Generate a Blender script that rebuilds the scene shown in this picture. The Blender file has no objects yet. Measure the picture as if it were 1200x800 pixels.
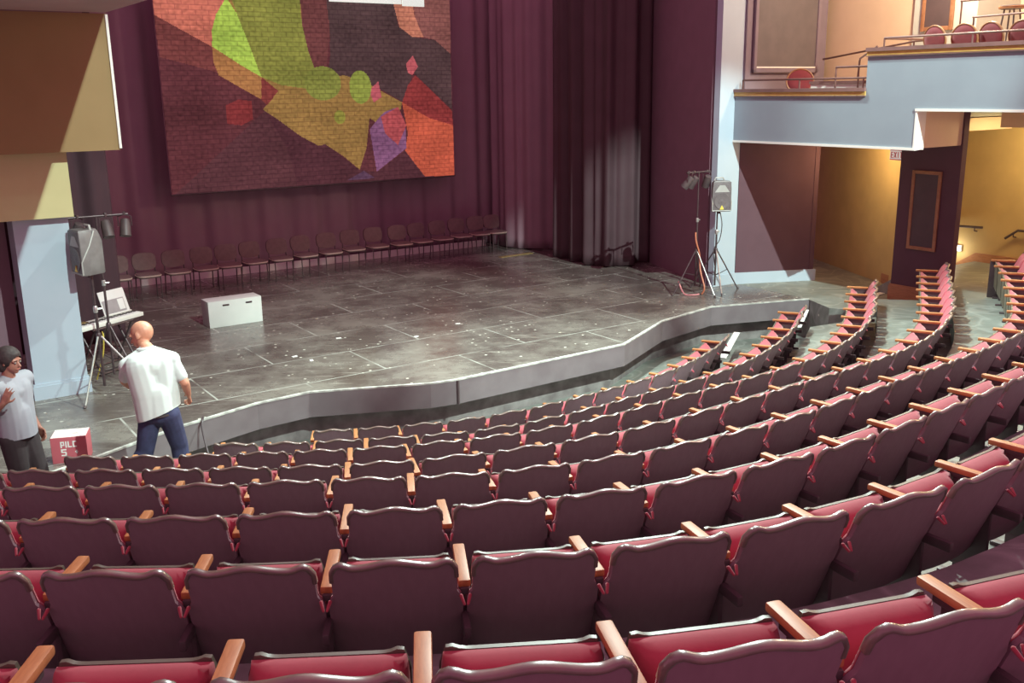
import bpy, bmesh, math, random
from math import sin, cos, pi, radians, sqrt, atan2
from mathutils import Vector, Matrix, noise

random.seed(7)
C = bpy.context.scene.collection
SC = bpy.context.scene

# ------------------------------------------------------------------ camera
CAM_Z = 4.6
PITCH, ROLL, FPX = radians(14.4138), radians(-0.8121), 1147.8
_F = Vector((0, cos(PITCH), -sin(PITCH))); _U = Vector((0, sin(PITCH), cos(PITCH))); _X = Vector((1, 0, 0))
_XR = _X * cos(ROLL) + _U * sin(ROLL); _UR = _U * cos(ROLL) - _X * sin(ROLL)
cam = bpy.data.cameras.new('camera'); camo = bpy.data.objects.new('camera', cam); C.objects.link(camo)
cam.sensor_width = 36.0; cam.lens = 36.0 * FPX / 1200.0; cam.clip_end = 200
camo.matrix_world = Matrix(((_XR.x, _UR.x, -_F.x, 0), (_XR.y, _UR.y, -_F.y, 0), (_XR.z, _UR.z, -_F.z, CAM_Z), (0, 0, 0, 1)))
SC.camera = camo

# ------------------------------------------------------------------ theatre axes: s = across the stage, t = upstage
E1 = Vector((0.827, 0.562, 0)); E2 = Vector((-0.562, 0.827, 0)); M0 = Vector((-0.85, 15.9, 0))
STANG = atan2(E1.y, E1.x)
def ST(s, t, z=0.0):
    p = M0 + E1 * s + E2 * t
    return Vector((p.x, p.y, z))

# ------------------------------------------------------------------ world, lights, exposure
SC.view_settings.view_transform = 'Standard'; SC.view_settings.look = 'None'
SC.view_settings.gamma = 1.0; SC.view_settings.use_curve_mapping = False
SC.view_settings.exposure = 0.0
w = bpy.data.worlds.new('world'); SC.world = w; w.use_nodes = True
w.node_tree.nodes['Background'].inputs[0].default_value = (0.60, 0.21, 0.335, 1)
w.node_tree.nodes['Background'].inputs[1].default_value = 1.15

def light(name, kind, loc, power, color, target=None, size=0.3, cone=60, blend=0.3):
    d = bpy.data.lights.new(name, kind); d.energy = power; d.color = color
    if kind == 'SPOT':
        d.spot_size = radians(cone); d.spot_blend = blend; d.shadow_soft_size = size
    elif kind == 'AREA':
        d.size = size
    elif kind == 'POINT':
        d.shadow_soft_size = size
    o = bpy.data.objects.new(name, d); C.objects.link(o); o.location = loc
    if target is not None:
        o.rotation_euler = (Vector(target) - Vector(loc)).to_track_quat('-Z', 'Y').to_euler()
    return o
KEY = (0.80, 1.0, 0.90)
WARM = (1.0, 0.66, 0.30)
L1 = (-2.6, -14.0, 11.5); L2 = (2.6, -14.0, 11.5)
light('front_spot', 'SPOT', ST(*L1), 11000, KEY, ST(-5.6, -0.6, 2.0), 0.05, 27, 0.5)
light('front_spot', 'SPOT', ST(*L2), 17500, KEY, ST(5.75, -0.75, 2.2), 0.05, 21, 0.5)
light('front_spot', 'SPOT', ST(0.4, -14.0, 11.5), 20500, KEY, ST(0.3, -0.3, 0.8), 0.10, 24, 0.7)
light('apron_spot', 'SPOT', (1.6, 13.6, 9.8), 6300, KEY, (2.2, 7.8, 1.0), 0.12, 116, 0.45)
for _s, _t, _p in ((-6.5, -2.2, 2500), (-3.6, -1.2, 2600), (4.6, -0.6, 2300), (7.0, -2.0, 1000)):
    light('apron_spot', 'SPOT', ST(_s, _t, 9.6), _p, KEY, ST(_s * 0.8, -9.5, 1.5), 0.12, 96, 0.5)
light('under_balcony_lamp', 'POINT', ST(9.6, -4.6, 3.75), 135, (1.0, 0.74, 0.38), None, 0.12)
light('passage_lamp', 'POINT', ST(8.0, -1.6, 3.3), 48, (1.0, 0.66, 0.34), None, 0.10)
light('box_lamp', 'POINT', ST(7.7, -3.6, 7.4), 680, (1.0, 0.80, 0.54), None, 0.2)

# ------------------------------------------------------------------ materials
def srgb(r, g, b):
    f = lambda c: (c / 255 / 12.92) if c / 255 <= 0.04045 else ((c / 255 + 0.055) / 1.055) ** 2.4
    return (f(r), f(g), f(b))
MATS = {}
def mat(name, col, rough=0.6, metal=0.0, col2=None, nscale=6.0, spec=0.5, sheen=0.0, bump=0.0, emit=0.0, detail=5.0, stretch=(1, 1, 1), lo=0.35, hi=0.65, coat=0.0):
    m = bpy.data.materials.new(name); m.use_nodes = True
    nt = m.node_tree; b = nt.nodes['Principled BSDF']
    b.inputs['Roughness'].default_value = rough; b.inputs['Metallic'].default_value = metal
    b.inputs['Specular IOR Level'].default_value = spec
    b.inputs['Base Color'].default_value = (*col, 1)
    if sheen:
        b.inputs['Sheen Weight'].default_value = sheen; b.inputs['Sheen Tint'].default_value = (1, 0.85, 0.85, 1)
    if coat:
        b.inputs['Coat Weight'].default_value = coat; b.inputs['Coat Roughness'].default_value = 0.15
    if emit:
        b.inputs['Emission Color'].default_value = (*col, 1); b.inputs['Emission Strength'].default_value = emit
    if col2 is not None or bump:
        tc = nt.nodes.new('ShaderNodeTexCoord'); mp = nt.nodes.new('ShaderNodeMapping'); mp.inputs['Scale'].default_value = stretch
        nz = nt.nodes.new('ShaderNodeTexNoise'); nz.inputs['Scale'].default_value = nscale; nz.inputs['Detail'].default_value = detail
        nt.links.new(tc.outputs['Object'], mp.inputs['Vector']); nt.links.new(mp.outputs['Vector'], nz.inputs['Vector'])
        if col2 is not None:
            rp = nt.nodes.new('ShaderNodeValToRGB')
            rp.color_ramp.elements[0].position = lo; rp.color_ramp.elements[0].color = (*col, 1)
            rp.color_ramp.elements[1].position = hi; rp.color_ramp.elements[1].color = (*col2, 1)
            nt.links.new(nz.outputs['Fac'], rp.inputs['Fac']); nt.links.new(rp.outputs['Color'], b.inputs['Base Color'])
        if bump:
            bp = nt.nodes.new('ShaderNodeBump'); bp.inputs['Strength'].default_value = bump; bp.inputs['Distance'].default_value = 0.01
            nt.links.new(nz.outputs['Fac'], bp.inputs['Height']); nt.links.new(bp.outputs['Normal'], b.inputs['Normal'])
    MATS[name] = m
    return m
DARK = (0.310, 0.205, 0.245)
mat('velvet_red', (0.36, 0.045, 0.070), 0.75, col2=(0.43, 0.060, 0.090), nscale=9, sheen=0.45, bump=0.15)
mat('seat_shell', (0.265, 0.175, 0.205), 0.65, col2=(0.285, 0.19, 0.22), nscale=5, stretch=(6, 6, 0.6), spec=0.25)
mat('rim_gloss', (0.13, 0.10, 0.085), 0.33, col2=(0.20, 0.14, 0.11), nscale=12, spec=0.8, coat=0.7)
mat('arm_wood', (0.50, 0.225, 0.085), 0.5, col2=(0.41, 0.165, 0.06), nscale=14, stretch=(6, 1, 1))
mat('pan_metal', (0.125, 0.115, 0.088), 0.45, col2=(0.10, 0.088, 0.062), nscale=8, spec=0.6)
mat('iron', (0.075, 0.055, 0.060), 0.5, col2=(0.10, 0.075, 0.08), nscale=10)
mat('black_drape', DARK, 0.95, col2=(0.29, 0.19, 0.23), nscale=2, spec=0.1)
mat('leg_drape', (0.082, 0.048, 0.058), 0.6, col2=(0.072, 0.042, 0.05), nscale=2, spec=0.3)
mat('wing_drape', (0.08, 0.045, 0.055), 0.8, col2=(0.07, 0.04, 0.05), nscale=2, spec=0.15)
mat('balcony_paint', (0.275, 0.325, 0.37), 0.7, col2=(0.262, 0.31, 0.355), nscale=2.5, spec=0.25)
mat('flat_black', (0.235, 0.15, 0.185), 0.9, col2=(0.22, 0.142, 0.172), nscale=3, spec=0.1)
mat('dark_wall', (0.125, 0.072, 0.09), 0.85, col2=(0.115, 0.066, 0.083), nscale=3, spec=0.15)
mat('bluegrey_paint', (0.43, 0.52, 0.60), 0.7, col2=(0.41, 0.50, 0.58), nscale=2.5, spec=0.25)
mat('mauve_paint', (0.23, 0.185, 0.22), 0.7, col2=(0.21, 0.17, 0.20), nscale=2.5, spec=0.25)
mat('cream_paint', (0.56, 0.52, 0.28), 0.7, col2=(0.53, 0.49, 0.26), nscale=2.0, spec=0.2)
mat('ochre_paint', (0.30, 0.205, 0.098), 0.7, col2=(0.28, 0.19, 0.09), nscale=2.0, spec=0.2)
mat('ledge_paint', (0.46, 0.30, 0.30), 0.75, col2=(0.43, 0.28, 0.28), nscale=2.0, spec=0.2)
mat('trim_white', (0.80, 0.80, 0.74), 0.5)
mat('gold_paint', (0.62, 0.42, 0.12), 0.45, col2=(0.52, 0.34, 0.10), nscale=7)
mat('cap_brown', (0.22, 0.12, 0.11), 0.5, col2=(0.18, 0.10, 0.09), nscale=6)
mat('yellow_wall', (0.58, 0.45, 0.20), 0.75, col2=(0.52, 0.40, 0.18), nscale=2.2, spec=0.2)
mat('beige_wall', (0.76, 0.61, 0.43), 0.75, col2=(0.72, 0.575, 0.40), nscale=2.0, spec=0.2)
mat('white_wall', (0.52, 0.56, 0.52), 0.7, col2=(0.50, 0.54, 0.50), nscale=2.0, spec=0.2)
mat('base_wood', (0.46, 0.23, 0.11), 0.5, col2=(0.38, 0.18, 0.085), nscale=8, stretch=(1, 1, 5))
mat('frame_wood', (0.38, 0.19, 0.10), 0.5, col2=(0.30, 0.14, 0.07), nscale=10)
mat('panel_dark', (0.085, 0.060, 0.066), 0.7, col2=(0.10, 0.07, 0.075), nscale=4)
mat('panel_taupe', (0.15, 0.125, 0.125), 0.75, col2=(0.13, 0.11, 0.11), nscale=3)
mat('rail_bronze', (0.17, 0.09, 0.08), 0.45, 0.3, col2=(0.14, 0.075, 0.065), nscale=8)
mat('chair_fabric', (0.19, 0.13, 0.125), 0.9, col2=(0.16, 0.11, 0.105), nscale=14, bump=0.2)
mat('chair_metal', (0.10, 0.075, 0.08), 0.4, 0.4, col2=(0.12, 0.09, 0.09), nscale=9)
mat('painted_edge_light', (0.62, 0.52, 0.44), 0.5, col2=(0.55, 0.46, 0.38), nscale=9)
mat('box_white', (0.66, 0.73, 0.69), 0.6, col2=(0.63, 0.70, 0.66), nscale=5)
mat('slot_black', (0.05, 0.03, 0.035), 0.9, col2=(0.06, 0.035, 0.04), nscale=9)
mat('speaker_grey', (0.20, 0.19, 0.19), 0.42, col2=(0.16, 0.15, 0.15), nscale=10, bump=0.1)
mat('speaker_light', (0.42, 0.43, 0.41), 0.4, col2=(0.36, 0.37, 0.35), nscale=10)
mat('grille', (0.17, 0.15, 0.155), 0.5, col2=(0.11, 0.095, 0.10), nscale=80)
mat('logo_yellow', (0.80, 0.66, 0.10), 0.5, col2=(0.76, 0.62, 0.09), nscale=9)
mat('stand_dark', (0.085, 0.065, 0.070), 0.38, 0.5, col2=(0.12, 0.09, 0.095), nscale=12)
mat('stand_silver', (0.62, 0.64, 0.62), 0.3, 0.7, col2=(0.52, 0.54, 0.52), nscale=12)
mat('cable_orange', (0.55, 0.19, 0.10), 0.5, col2=(0.48, 0.16, 0.09), nscale=12)
mat('cable_pink', (0.60, 0.25, 0.26), 0.5, col2=(0.52, 0.20, 0.22), nscale=12)
mat('cable_yellow', (0.60, 0.48, 0.08), 0.5, col2=(0.52, 0.42, 0.07), nscale=12)
mat('cable_black', (0.06, 0.045, 0.05), 0.5, col2=(0.08, 0.06, 0.065), nscale=12)
mat('key_white', (0.80, 0.82, 0.76), 0.35, col2=(0.76, 0.78, 0.72), nscale=9)
mat('key_black', (0.06, 0.05, 0.05), 0.35, col2=(0.07, 0.06, 0.06), nscale=9)
mat('paper_white', (0.78, 0.80, 0.78), 0.7, col2=(0.74, 0.76, 0.74), nscale=5)
mat('paper_grey', (0.36, 0.34, 0.35), 0.7, col2=(0.32, 0.30, 0.31), nscale=8)
mat('brass', (0.55, 0.42, 0.18), 0.35, 0.5, col2=(0.45, 0.34, 0.14), nscale=12)
mat('carton_red', (0.56, 0.135, 0.165), 0.6, col2=(0.52, 0.12, 0.15), nscale=7)
mat('carton_dark', (0.34, 0.05, 0.07), 0.6, col2=(0.30, 0.045, 0.06), nscale=7)
mat('carton_pink', (0.82, 0.72, 0.70), 0.6, col2=(0.86, 0.84, 0.80), nscale=18)
mat('ink_white', (0.86, 0.88, 0.84), 0.6, col2=(0.82, 0.84, 0.80), nscale=9)
mat('carton_olive', (0.30, 0.20, 0.14), 0.6, col2=(0.24, 0.15, 0.11), nscale=20)
mat('exit_red', (0.70, 0.06, 0.08), 0.5, col2=(0.64, 0.05, 0.07), nscale=9)
mat('exit_face', (0.85, 0.78, 0.74), 0.5, emit=0.35)
mat('step_light', (1.0, 0.90, 0.78), 0.5, emit=2.2)
mat('panel_added_glow', (0.66, 0.78, 0.70), 0.6, emit=0.85)  # white panel given emission so it looks lit; not a known lamp
mat('nosing_white', (0.84, 0.87, 0.84), 0.6, col2=(0.74, 0.76, 0.73), nscale=14)
mat('skin', (0.52, 0.24, 0.155), 0.5, col2=(0.57, 0.28, 0.19), nscale=9, spec=0.5)
mat('skin_dark', (0.30, 0.13, 0.095), 0.5, col2=(0.34, 0.15, 0.11), nscale=9, spec=0.4)
mat('hair_dark', (0.028, 0.018, 0.019), 0.7, col2=(0.04, 0.026, 0.026), nscale=40, bump=0.4)
mat('shirt_white', (0.56, 0.63, 0.61), 0.85, col2=(0.53, 0.60, 0.58), nscale=5, sheen=0.1, bump=0.3)
mat('shirt_pale', (0.30, 0.30, 0.34), 0.85, col2=(0.275, 0.275, 0.315), nscale=5, bump=0.3)
mat('jeans', (0.034, 0.038, 0.088), 0.85, col2=(0.05, 0.057, 0.13), nscale=12, bump=0.4)
mat('trousers_dark', (0.030, 0.021, 0.024), 0.85, col2=(0.038, 0.027, 0.03), nscale=12, bump=0.3)
mat('shoe_dark', (0.06, 0.045, 0.05), 0.5, col2=(0.08, 0.06, 0.06), nscale=12)
mat('eye_white', (0.22, 0.19, 0.18), 0.5)
mat('lip', (0.42, 0.14, 0.12), 0.5, col2=(0.38, 0.12, 0.10), nscale=14)
mat('red_fabric', (0.20, 0.022, 0.030), 0.8, col2=(0.17, 0.018, 0.026), nscale=9, sheen=0.2)
mat('gold_frame', (0.30, 0.13, 0.06), 0.45, col2=(0.38, 0.19, 0.08), nscale=9)
mat('can_black', (0.075, 0.055, 0.06), 0.5, 0.1, col2=(0.10, 0.075, 0.075), nscale=10)
mat('lamp_lens', (0.48, 0.36, 0.26), 0.2, col2=(0.40, 0.30, 0.22), nscale=12)

def floor_mat(name, base, hi, rough_lo, rough_hi, lines=None, specks=0.0, scale=0.9, swirl=0.0):
    m = bpy.data.materials.new(name); m.use_nodes = True; nt = m.node_tree; b = nt.nodes['Principled BSDF']
    N = nt.nodes.new; L = nt.links.new
    tc = N('ShaderNodeTexCoord'); mp = N('ShaderNodeMapping'); mp.inputs['Rotation'].default_value = (0, 0, -STANG)
    L(tc.outputs['Object'], mp.inputs['Vector'])
    n1 = N('ShaderNodeTexNoise'); n1.inputs['Scale'].default_value = scale; n1.inputs['Detail'].default_value = 9; n1.inputs['Roughness'].default_value = 0.72
    L(mp.outputs['Vector'], n1.inputs['Vector'])
    r1 = N('ShaderNodeValToRGB'); r1.color_ramp.elements[0].position = 0.42; r1.color_ramp.elements[0].color = (*base, 1)
    r1.color_ramp.elements[1].position = 0.80; r1.color_ramp.elements[1].color = (*hi, 1)
    L(n1.outputs['Fac'], r1.inputs['Fac'])
    # long scuffs
    mp2 = N('ShaderNodeMapping'); mp2.inputs['Rotation'].default_value = (0, 0, -STANG + 0.25); mp2.inputs['Scale'].default_value = (0.7, 5.0, 1)
    L(tc.outputs['Object'], mp2.inputs['Vector'])
    n2 = N('ShaderNodeTexNoise'); n2.inputs['Scale'].default_value = 2.2; n2.inputs['Detail'].default_value = 8; n2.inputs['Roughness'].default_value = 0.75
    L(mp2.outputs['Vector'], n2.inputs['Vector'])
    r2 = N('ShaderNodeValToRGB'); r2.color_ramp.elements[0].position = 0.56; r2.color_ramp.elements[0].color = (0, 0, 0, 1)
    r2.color_ramp.elements[1].position = 0.78; r2.color_ramp.elements[1].color = (1, 1, 1, 1)
    L(n2.outputs['Fac'], r2.inputs['Fac'])
    mx = N('ShaderNodeMix'); mx.data_type = 'RGBA'; mx.inputs[7].default_value = (hi[0] * 2.2, hi[1] * 2.2, hi[2] * 2.2, 1)
    ms = N('ShaderNodeMath'); ms.operation = 'MULTIPLY'; ms.inputs[1].default_value = 0.5
    L(r2.outputs['Color'], ms.inputs[0]); L(ms.outputs[0], mx.inputs[0]); L(r1.outputs['Color'], mx.inputs[6])
    out = mx.outputs[2]
    if swirl:
        ns = N('ShaderNodeTexNoise'); ns.inputs['Scale'].default_value = 1.3; ns.inputs['Detail'].default_value = 1.5; ns.inputs['Distortion'].default_value = 1.2
        L(tc.outputs['Object'], ns.inputs['Vector'])
        rs = N('ShaderNodeValToRGB'); e = rs.color_ramp.elements; e[0].position = 0.455; e[0].color = (0, 0, 0, 1); e[1].position = 0.545; e[1].color = (0, 0, 0, 1)
        q = rs.color_ramp.elements.new(0.5); q.color = (1, 1, 1, 1); L(ns.outputs['Fac'], rs.inputs['Fac'])
        mm = N('ShaderNodeMath'); mm.operation = 'MULTIPLY'; mm.inputs[1].default_value = swirl; L(rs.outputs['Color'], mm.inputs[0])
        m4 = N('ShaderNodeMix'); m4.data_type = 'RGBA'; m4.inputs[7].default_value = (0.50, 0.52, 0.49, 1); L(mm.outputs[0], m4.inputs[0]); L(out, m4.inputs[6]); out = m4.outputs[2]
    if specks:
        v = N('ShaderNodeTexVoronoi'); v.inputs['Scale'].default_value = 7.0
        L(mp.outputs['Vector'], v.inputs['Vector'])
        lt = N('ShaderNodeMath'); lt.operation = 'LESS_THAN'; lt.inputs[1].default_value = 0.15
        wn = N('ShaderNodeTexWhiteNoise'); L(v.outputs['Color'], wn.inputs['Vector'])
        g = N('ShaderNodeMath'); g.operation = 'GREATER_THAN'; g.inputs[1].default_value = 1 - specks
        L(wn.outputs['Value'], g.inputs[0]); L(v.outputs['Distance'], lt.inputs[0])
        mu = N('ShaderNodeMath'); mu.operation = 'MULTIPLY'; L(lt.outputs[0], mu.inputs[0]); L(g.outputs[0], mu.inputs[1])
        m2 = N('ShaderNodeMix'); m2.data_type = 'RGBA'; m2.inputs[7].default_value = (0.62, 0.62, 0.54, 1)
        L(mu.outputs[0], m2.inputs[0]); L(out, m2.inputs[6]); out = m2.outputs[2]
    if lines:
        br = N('ShaderNodeTexBrick'); br.inputs['Scale'].default_value = 1.0; br.inputs['Brick Width'].default_value = lines[0]; br.inputs['Row Height'].default_value = lines[1]
        br.inputs['Mortar Size'].default_value = 0.014; br.inputs['Mortar Smooth'].default_value = 0.3; br.offset = 0.5
        br.inputs['Color1'].default_value = (0, 0, 0, 1); br.inputs['Color2'].default_value = (0, 0, 0, 1); br.inputs['Mortar'].default_value = (1, 1, 1, 1)
        L(mp.outputs['Vector'], br.inputs['Vector'])
        n3 = N('ShaderNodeTexNoise'); n3.inputs['Scale'].default_value = 1.7; L(mp.outputs['Vector'], n3.inputs['Vector'])
        r3 = N('ShaderNodeValToRGB'); r3.color_ramp.elements[0].position = 0.34; r3.color_ramp.elements[1].position = 0.58
        L(n3.outputs['Fac'], r3.inputs['Fac'])
        mu = N('ShaderNodeMath'); mu.operation = 'MULTIPLY'; L(br.outputs['Color'], mu.inputs[0]); L(r3.outputs['Color'], mu.inputs[1])
        m3 = N('ShaderNodeMix'); m3.data_type = 'RGBA'; m3.inputs[7].default_value = (0.42, 0.44, 0.40, 1)
        L(mu.outputs[0], m3.inputs[0]); L(out, m3.inputs[6]); out = m3.outputs[2]
    L(out, b.inputs['Base Color'])
    rr = N('ShaderNodeMapRange'); rr.inputs['To Min'].default_value = rough_lo; rr.inputs['To Max'].default_value = rough_hi
    L(n1.outputs['Fac'], rr.inputs['Value']); L(rr.outputs['Result'], b.inputs['Roughness'])
    MATS[name] = m
floor_mat('stage_floor', (0.105, 0.088, 0.080), (0.30, 0.29, 0.255), 0.09, 0.42, (2.44, 1.22), 0.32)
floor_mat('house_floor', (0.165, 0.18, 0.162), (0.29, 0.315, 0.285), 0.35, 0.6, None, 0.05, 1.6, 0.28)
mat('fascia_paint', (0.19, 0.165, 0.175), 0.6, col2=(0.16, 0.135, 0.145), nscale=3, spec=0.3)
mat('understage', (0.27, 0.25, 0.245), 0.7, col2=(0.15, 0.13, 0.13), nscale=4, spec=0.3)
mat('edge_worn', (0.58, 0.61, 0.56), 0.6, col2=(0.32, 0.32, 0.30), nscale=9)

# ------------------------------------------------------------------ mesh helpers
class MB:
    def __init__(self): self.v = []; self.f = []; self.mi = []
    def add(self, vs, fs, m=0):
        o = len(self.v); self.v += [Vector(p) for p in vs]
        for f in fs: self.f.append([i + o for i in f]); self.mi.append(m)
        return self
    def box(self, c, size, rz=0.0, bev=0.0, m=0, mtx=None):
        bm = bmesh.new(); bmesh.ops.create_cube(bm, size=1.0)
        bmesh.ops.scale(bm, vec=size, verts=bm.verts)
        if bev > 0:
            bmesh.ops.bevel(bm, geom=bm.edges[:], offset=bev, segments=2, affect='EDGES', profile=0.6)
        mt = mtx if mtx is not None else Matrix.Translation(c) @ Matrix.Rotation(rz, 4, 'Z')
        bm.verts.index_update()
        self.add([mt @ v.co for v in bm.verts], [[v.index for v in f.verts] for f in bm.faces], m); bm.free(); return self
    def prism(self, poly, z0, z1, m=0, top=None):
        n = len(poly); a = sum(poly[i][0] * poly[(i + 1) % n][1] - poly[(i + 1) % n][0] * poly[i][1] for i in range(n))
        if a < 0: poly = poly[::-1]
        vs = [(p[0], p[1], z0) for p in poly] + [(p[0], p[1], z1) for p in poly]
        fs = [list(range(n))[::-1]] + [[i, (i + 1) % n, n + (i + 1) % n, n + i] for i in range(n)]
        self.add(vs, fs, m); self.add(vs, [list(range(n, 2 * n))], m if top is None else top); return self
    def tube(self, pts, r, seg=8, cap=True, m=0):
        pts = [Vector(p) for p in pts]; n = len(pts); rs = r if isinstance(r, (list, tuple)) else [r] * n
        T = [(pts[min(i + 1, n - 1)] - pts[max(i - 1, 0)]).normalized() for i in range(n)]
        up = Vector((0, 0, 1)) if abs(T[0].z) < 0.9 else Vector((1, 0, 0))
        a = (up - T[0] * up.dot(T[0])).normalized(); vs = []; fs = []
        for i in range(n):
            a = (a - T[i] * a.dot(T[i])).normalized(); b = T[i].cross(a)
            for k in range(seg):
                q = 2 * pi * k / seg; vs.append(pts[i] + (a * cos(q) + b * sin(q)) * rs[i])
        for i in range(n - 1):
            for k in range(seg):
                fs.append([i * seg + k, i * seg + (k + 1) % seg, (i + 1) * seg + (k + 1) % seg, (i + 1) * seg + k])
        if cap: fs += [list(range(seg))[::-1], list(range((n - 1) * seg, n * seg))]
        return self.add(vs, fs, m)
    def cap(self, a, ra, b, rb, seg=14, rings=5, m=0):
        a, b = Vector(a), Vector(b); d = b - a; L = d.length
        ax = d / L if L > 1e-6 else Vector((0, 0, 1)); pts = []; rs = []
        for i in range(rings + 1):
            q = pi / 2 * (1 - i / rings); pts.append(a - ax * ra * sin(q)); rs.append(max(ra * cos(q), 1e-4))
        for i in range(rings + 1):
            q = pi / 2 * i / rings; pts.append(b + ax * rb * sin(q)); rs.append(max(rb * cos(q), 1e-4))
        up = Vector((0, 0, 1)) if abs(ax.z) < 0.9 else Vector((1, 0, 0)); u = (up - ax * up.dot(ax)).normalized(); v = ax.cross(u)
        vs = [p + (u * cos(2 * pi * k / seg) + v * sin(2 * pi * k / seg)) * r for p, r in zip(pts, rs) for k in range(seg)]
        n = len(pts)
        fs = [[i * seg + k, i * seg + (k + 1) % seg, (i + 1) * seg + (k + 1) % seg, (i + 1) * seg + k] for i in range(n - 1) for k in range(seg)]
        fs += [list(range(seg))[::-1], list(range((n - 1) * seg, n * seg))]
        return self.add(vs, fs, m)
    def ell(self, c, rad, rot=None, seg=18, rings=12, m=0):
        R = (rot or Matrix.Identity(3)); c = Vector(c); vs = []; fs = []
        vs.append(c + R @ Vector((0, 0, -rad[2])))
        for i in range(1, rings):
            q = -pi / 2 + pi * i / rings
            for k in range(seg):
                a = 2 * pi * k / seg; vs.append(c + R @ Vector((rad[0] * cos(q) * cos(a), rad[1] * cos(q) * sin(a), rad[2] * sin(q))))
        vs.append(c + R @ Vector((0, 0, rad[2]))); L = len(vs) - 1
        for k in range(seg): fs.append([0, 1 + (k + 1) % seg, 1 + k])
        for i in range(rings - 2):
            for k in range(seg):
                fs.append([1 + i * seg + k, 1 + i * seg + (k + 1) % seg, 1 + (i + 1) * seg + (k + 1) % seg, 1 + (i + 1) * seg + k])
        b = 1 + (rings - 2) * seg
        for k in range(seg): fs.append([b + k, b + (k + 1) % seg, L])
        return self.add(vs, fs, m)
    def lathe(self, prof, c=(0, 0, 0), R=None, seg=16, m=0):
        c = Vector(c); R = R or Matrix.Identity(3); n = len(prof)
        vs = [c + R @ Vector((r * cos(2 * pi * k / seg), r * sin(2 * pi * k / seg), z)) for r, z in prof for k in range(seg)]
        fs = [[i * seg + k, i * seg + (k + 1) % seg, (i + 1) * seg + (k + 1) % seg, (i + 1) * seg + k] for i in range(n - 1) for k in range(seg)]
        fs += [list(range(seg))[::-1], list(range((n - 1) * seg, n * seg))]
        return self.add(vs, fs, m)
    def slab(self, fn_a, fn_b, nu, nv, m=0):
        """closed solid between two parametric sheets fn(u,v)->point, u,v in 0..1"""
        A = [fn_a(i / nu, j / nv) for j in range(nv + 1) for i in range(nu + 1)]; B = [fn_b(i / nu, j / nv) for j in range(nv + 1) for i in range(nu + 1)]
        n = len(A); W = nu + 1; fs = []
        for j in range(nv):
            for i in range(nu):
                q = [j * W + i, j * W + i + 1, (j + 1) * W + i + 1, (j + 1) * W + i]; fs.append(q); fs.append([k + n for k in q[::-1]])
        for i in range(nu):
            fs.append([i + 1, i, n + i, n + i + 1]); a = nv * W + i; fs.append([a, a + 1, n + a + 1, n + a])
        for j in range(nv):
            a, b = j * W, (j + 1) * W; fs.append([a, b, n + b, n + a]); a += nu; b += nu; fs.append([b, a, n + a, n + b])
        return self.add(A + B, fs, m)
    def mesh(self, name, mats, smooth=True, ang=38):
        me = bpy.data.meshes.new(name); me.from_pydata([tuple(v) for v in self.v], [], self.f)
        bm = bmesh.new(); bm.from_mesh(me); bmesh.ops.recalc_face_normals(bm, faces=bm.faces[:]); bm.to_mesh(me); bm.free()
        for m in mats: me.materials.append(MATS[m])
        me.polygons.foreach_set('material_index', self.mi)
        if smooth:
            me.shade_smooth(); me.set_sharp_from_angle(angle=radians(ang))
        me.update(); return me
    def build(self, name, mats, parent=None, **kw):
        if isinstance(mats, str): mats = [mats]
        return link(name, self.mesh(name, mats, **kw), parent)
def link(name, data, parent=None):
    o = bpy.data.objects.new(name, data); C.objects.link(o)
    if parent is not None: o.parent = parent
    return o
def tag(o, label, cat, group=None, kind=None):
    o['label'] = label; o['category'] = cat
    if group: o['group'] = group
    if kind: o['kind'] = kind
    return o
def thing(name, loc, rz, label, cat, group=None):
    o = link(name, None); o.location = loc; o.rotation_euler = (0, 0, rz); o.empty_display_size = 0.1
    return tag(o, label, cat, group)
def struct(o): o['kind'] = 'structure'; return o
def dup(root, loc, rz, label, group=None, scale=None):
    r = root.copy(); C.objects.link(r); r.location = loc; r.rotation_euler = (0, 0, rz); r['label'] = label
    if group: r['group'] = group
    if scale: r.scale = scale
    for ch in [c for c in root.children]:
        c2 = ch.copy(); C.objects.link(c2); c2.parent = r
        for g in [g for g in ch.children]:
            d = g.copy(); C.objects.link(d); d.parent = c2
    return r
def voxel(mb, name, mats, vox, smooth_it=6, cuts=(), parent=None):
    """fuse overlapping forms into one continuous skin"""
    me = mb.mesh(name + '_tmp', mats, smooth=False); o = bpy.data.objects.new(name + '_tmp', me); C.objects.link(o)
    r = o.modifiers.new('fuse', 'REMESH'); r.mode = 'VOXEL'; r.voxel_size = vox
    s = o.modifiers.new('soft', 'SMOOTH'); s.factor = 0.5; s.iterations = smooth_it
    dg = bpy.context.evaluated_depsgraph_get(); nm = bpy.data.meshes.new_from_object(o.evaluated_get(dg)); nm.name = name
    bpy.data.objects.remove(o)
    if cuts:
        bm = bmesh.new(); bm.from_mesh(nm)
        for co, no in cuts:
            bmesh.ops.bisect_plane(bm, geom=bm.verts[:] + bm.edges[:] + bm.faces[:], plane_co=co, plane_no=no, clear_outer=True)
        bm.to_mesh(nm); bm.free()
    nm.materials.clear()
    for m in mats: nm.materials.append(MATS[m])
    nm.shade_smooth()
    return link(name, nm, parent)
def stpoly(pts): return [(ST(s, t).x, ST(s, t).y) for s, t in pts]
ORD = ['zeroth', 'first', 'second', 'third', 'fourth', 'fifth', 'sixth', 'seventh', 'eighth', 'ninth', 'tenth', 'eleventh', 'twelfth', 'thirteenth', 'fourteenth', 'fifteenth', 'sixteenth', 'seventeenth', 'eighteenth', 'nineteenth', 'twentieth']
ORD += ['twenty-' + x for x in ORD[1:10]] + ['thirtieth']

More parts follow.
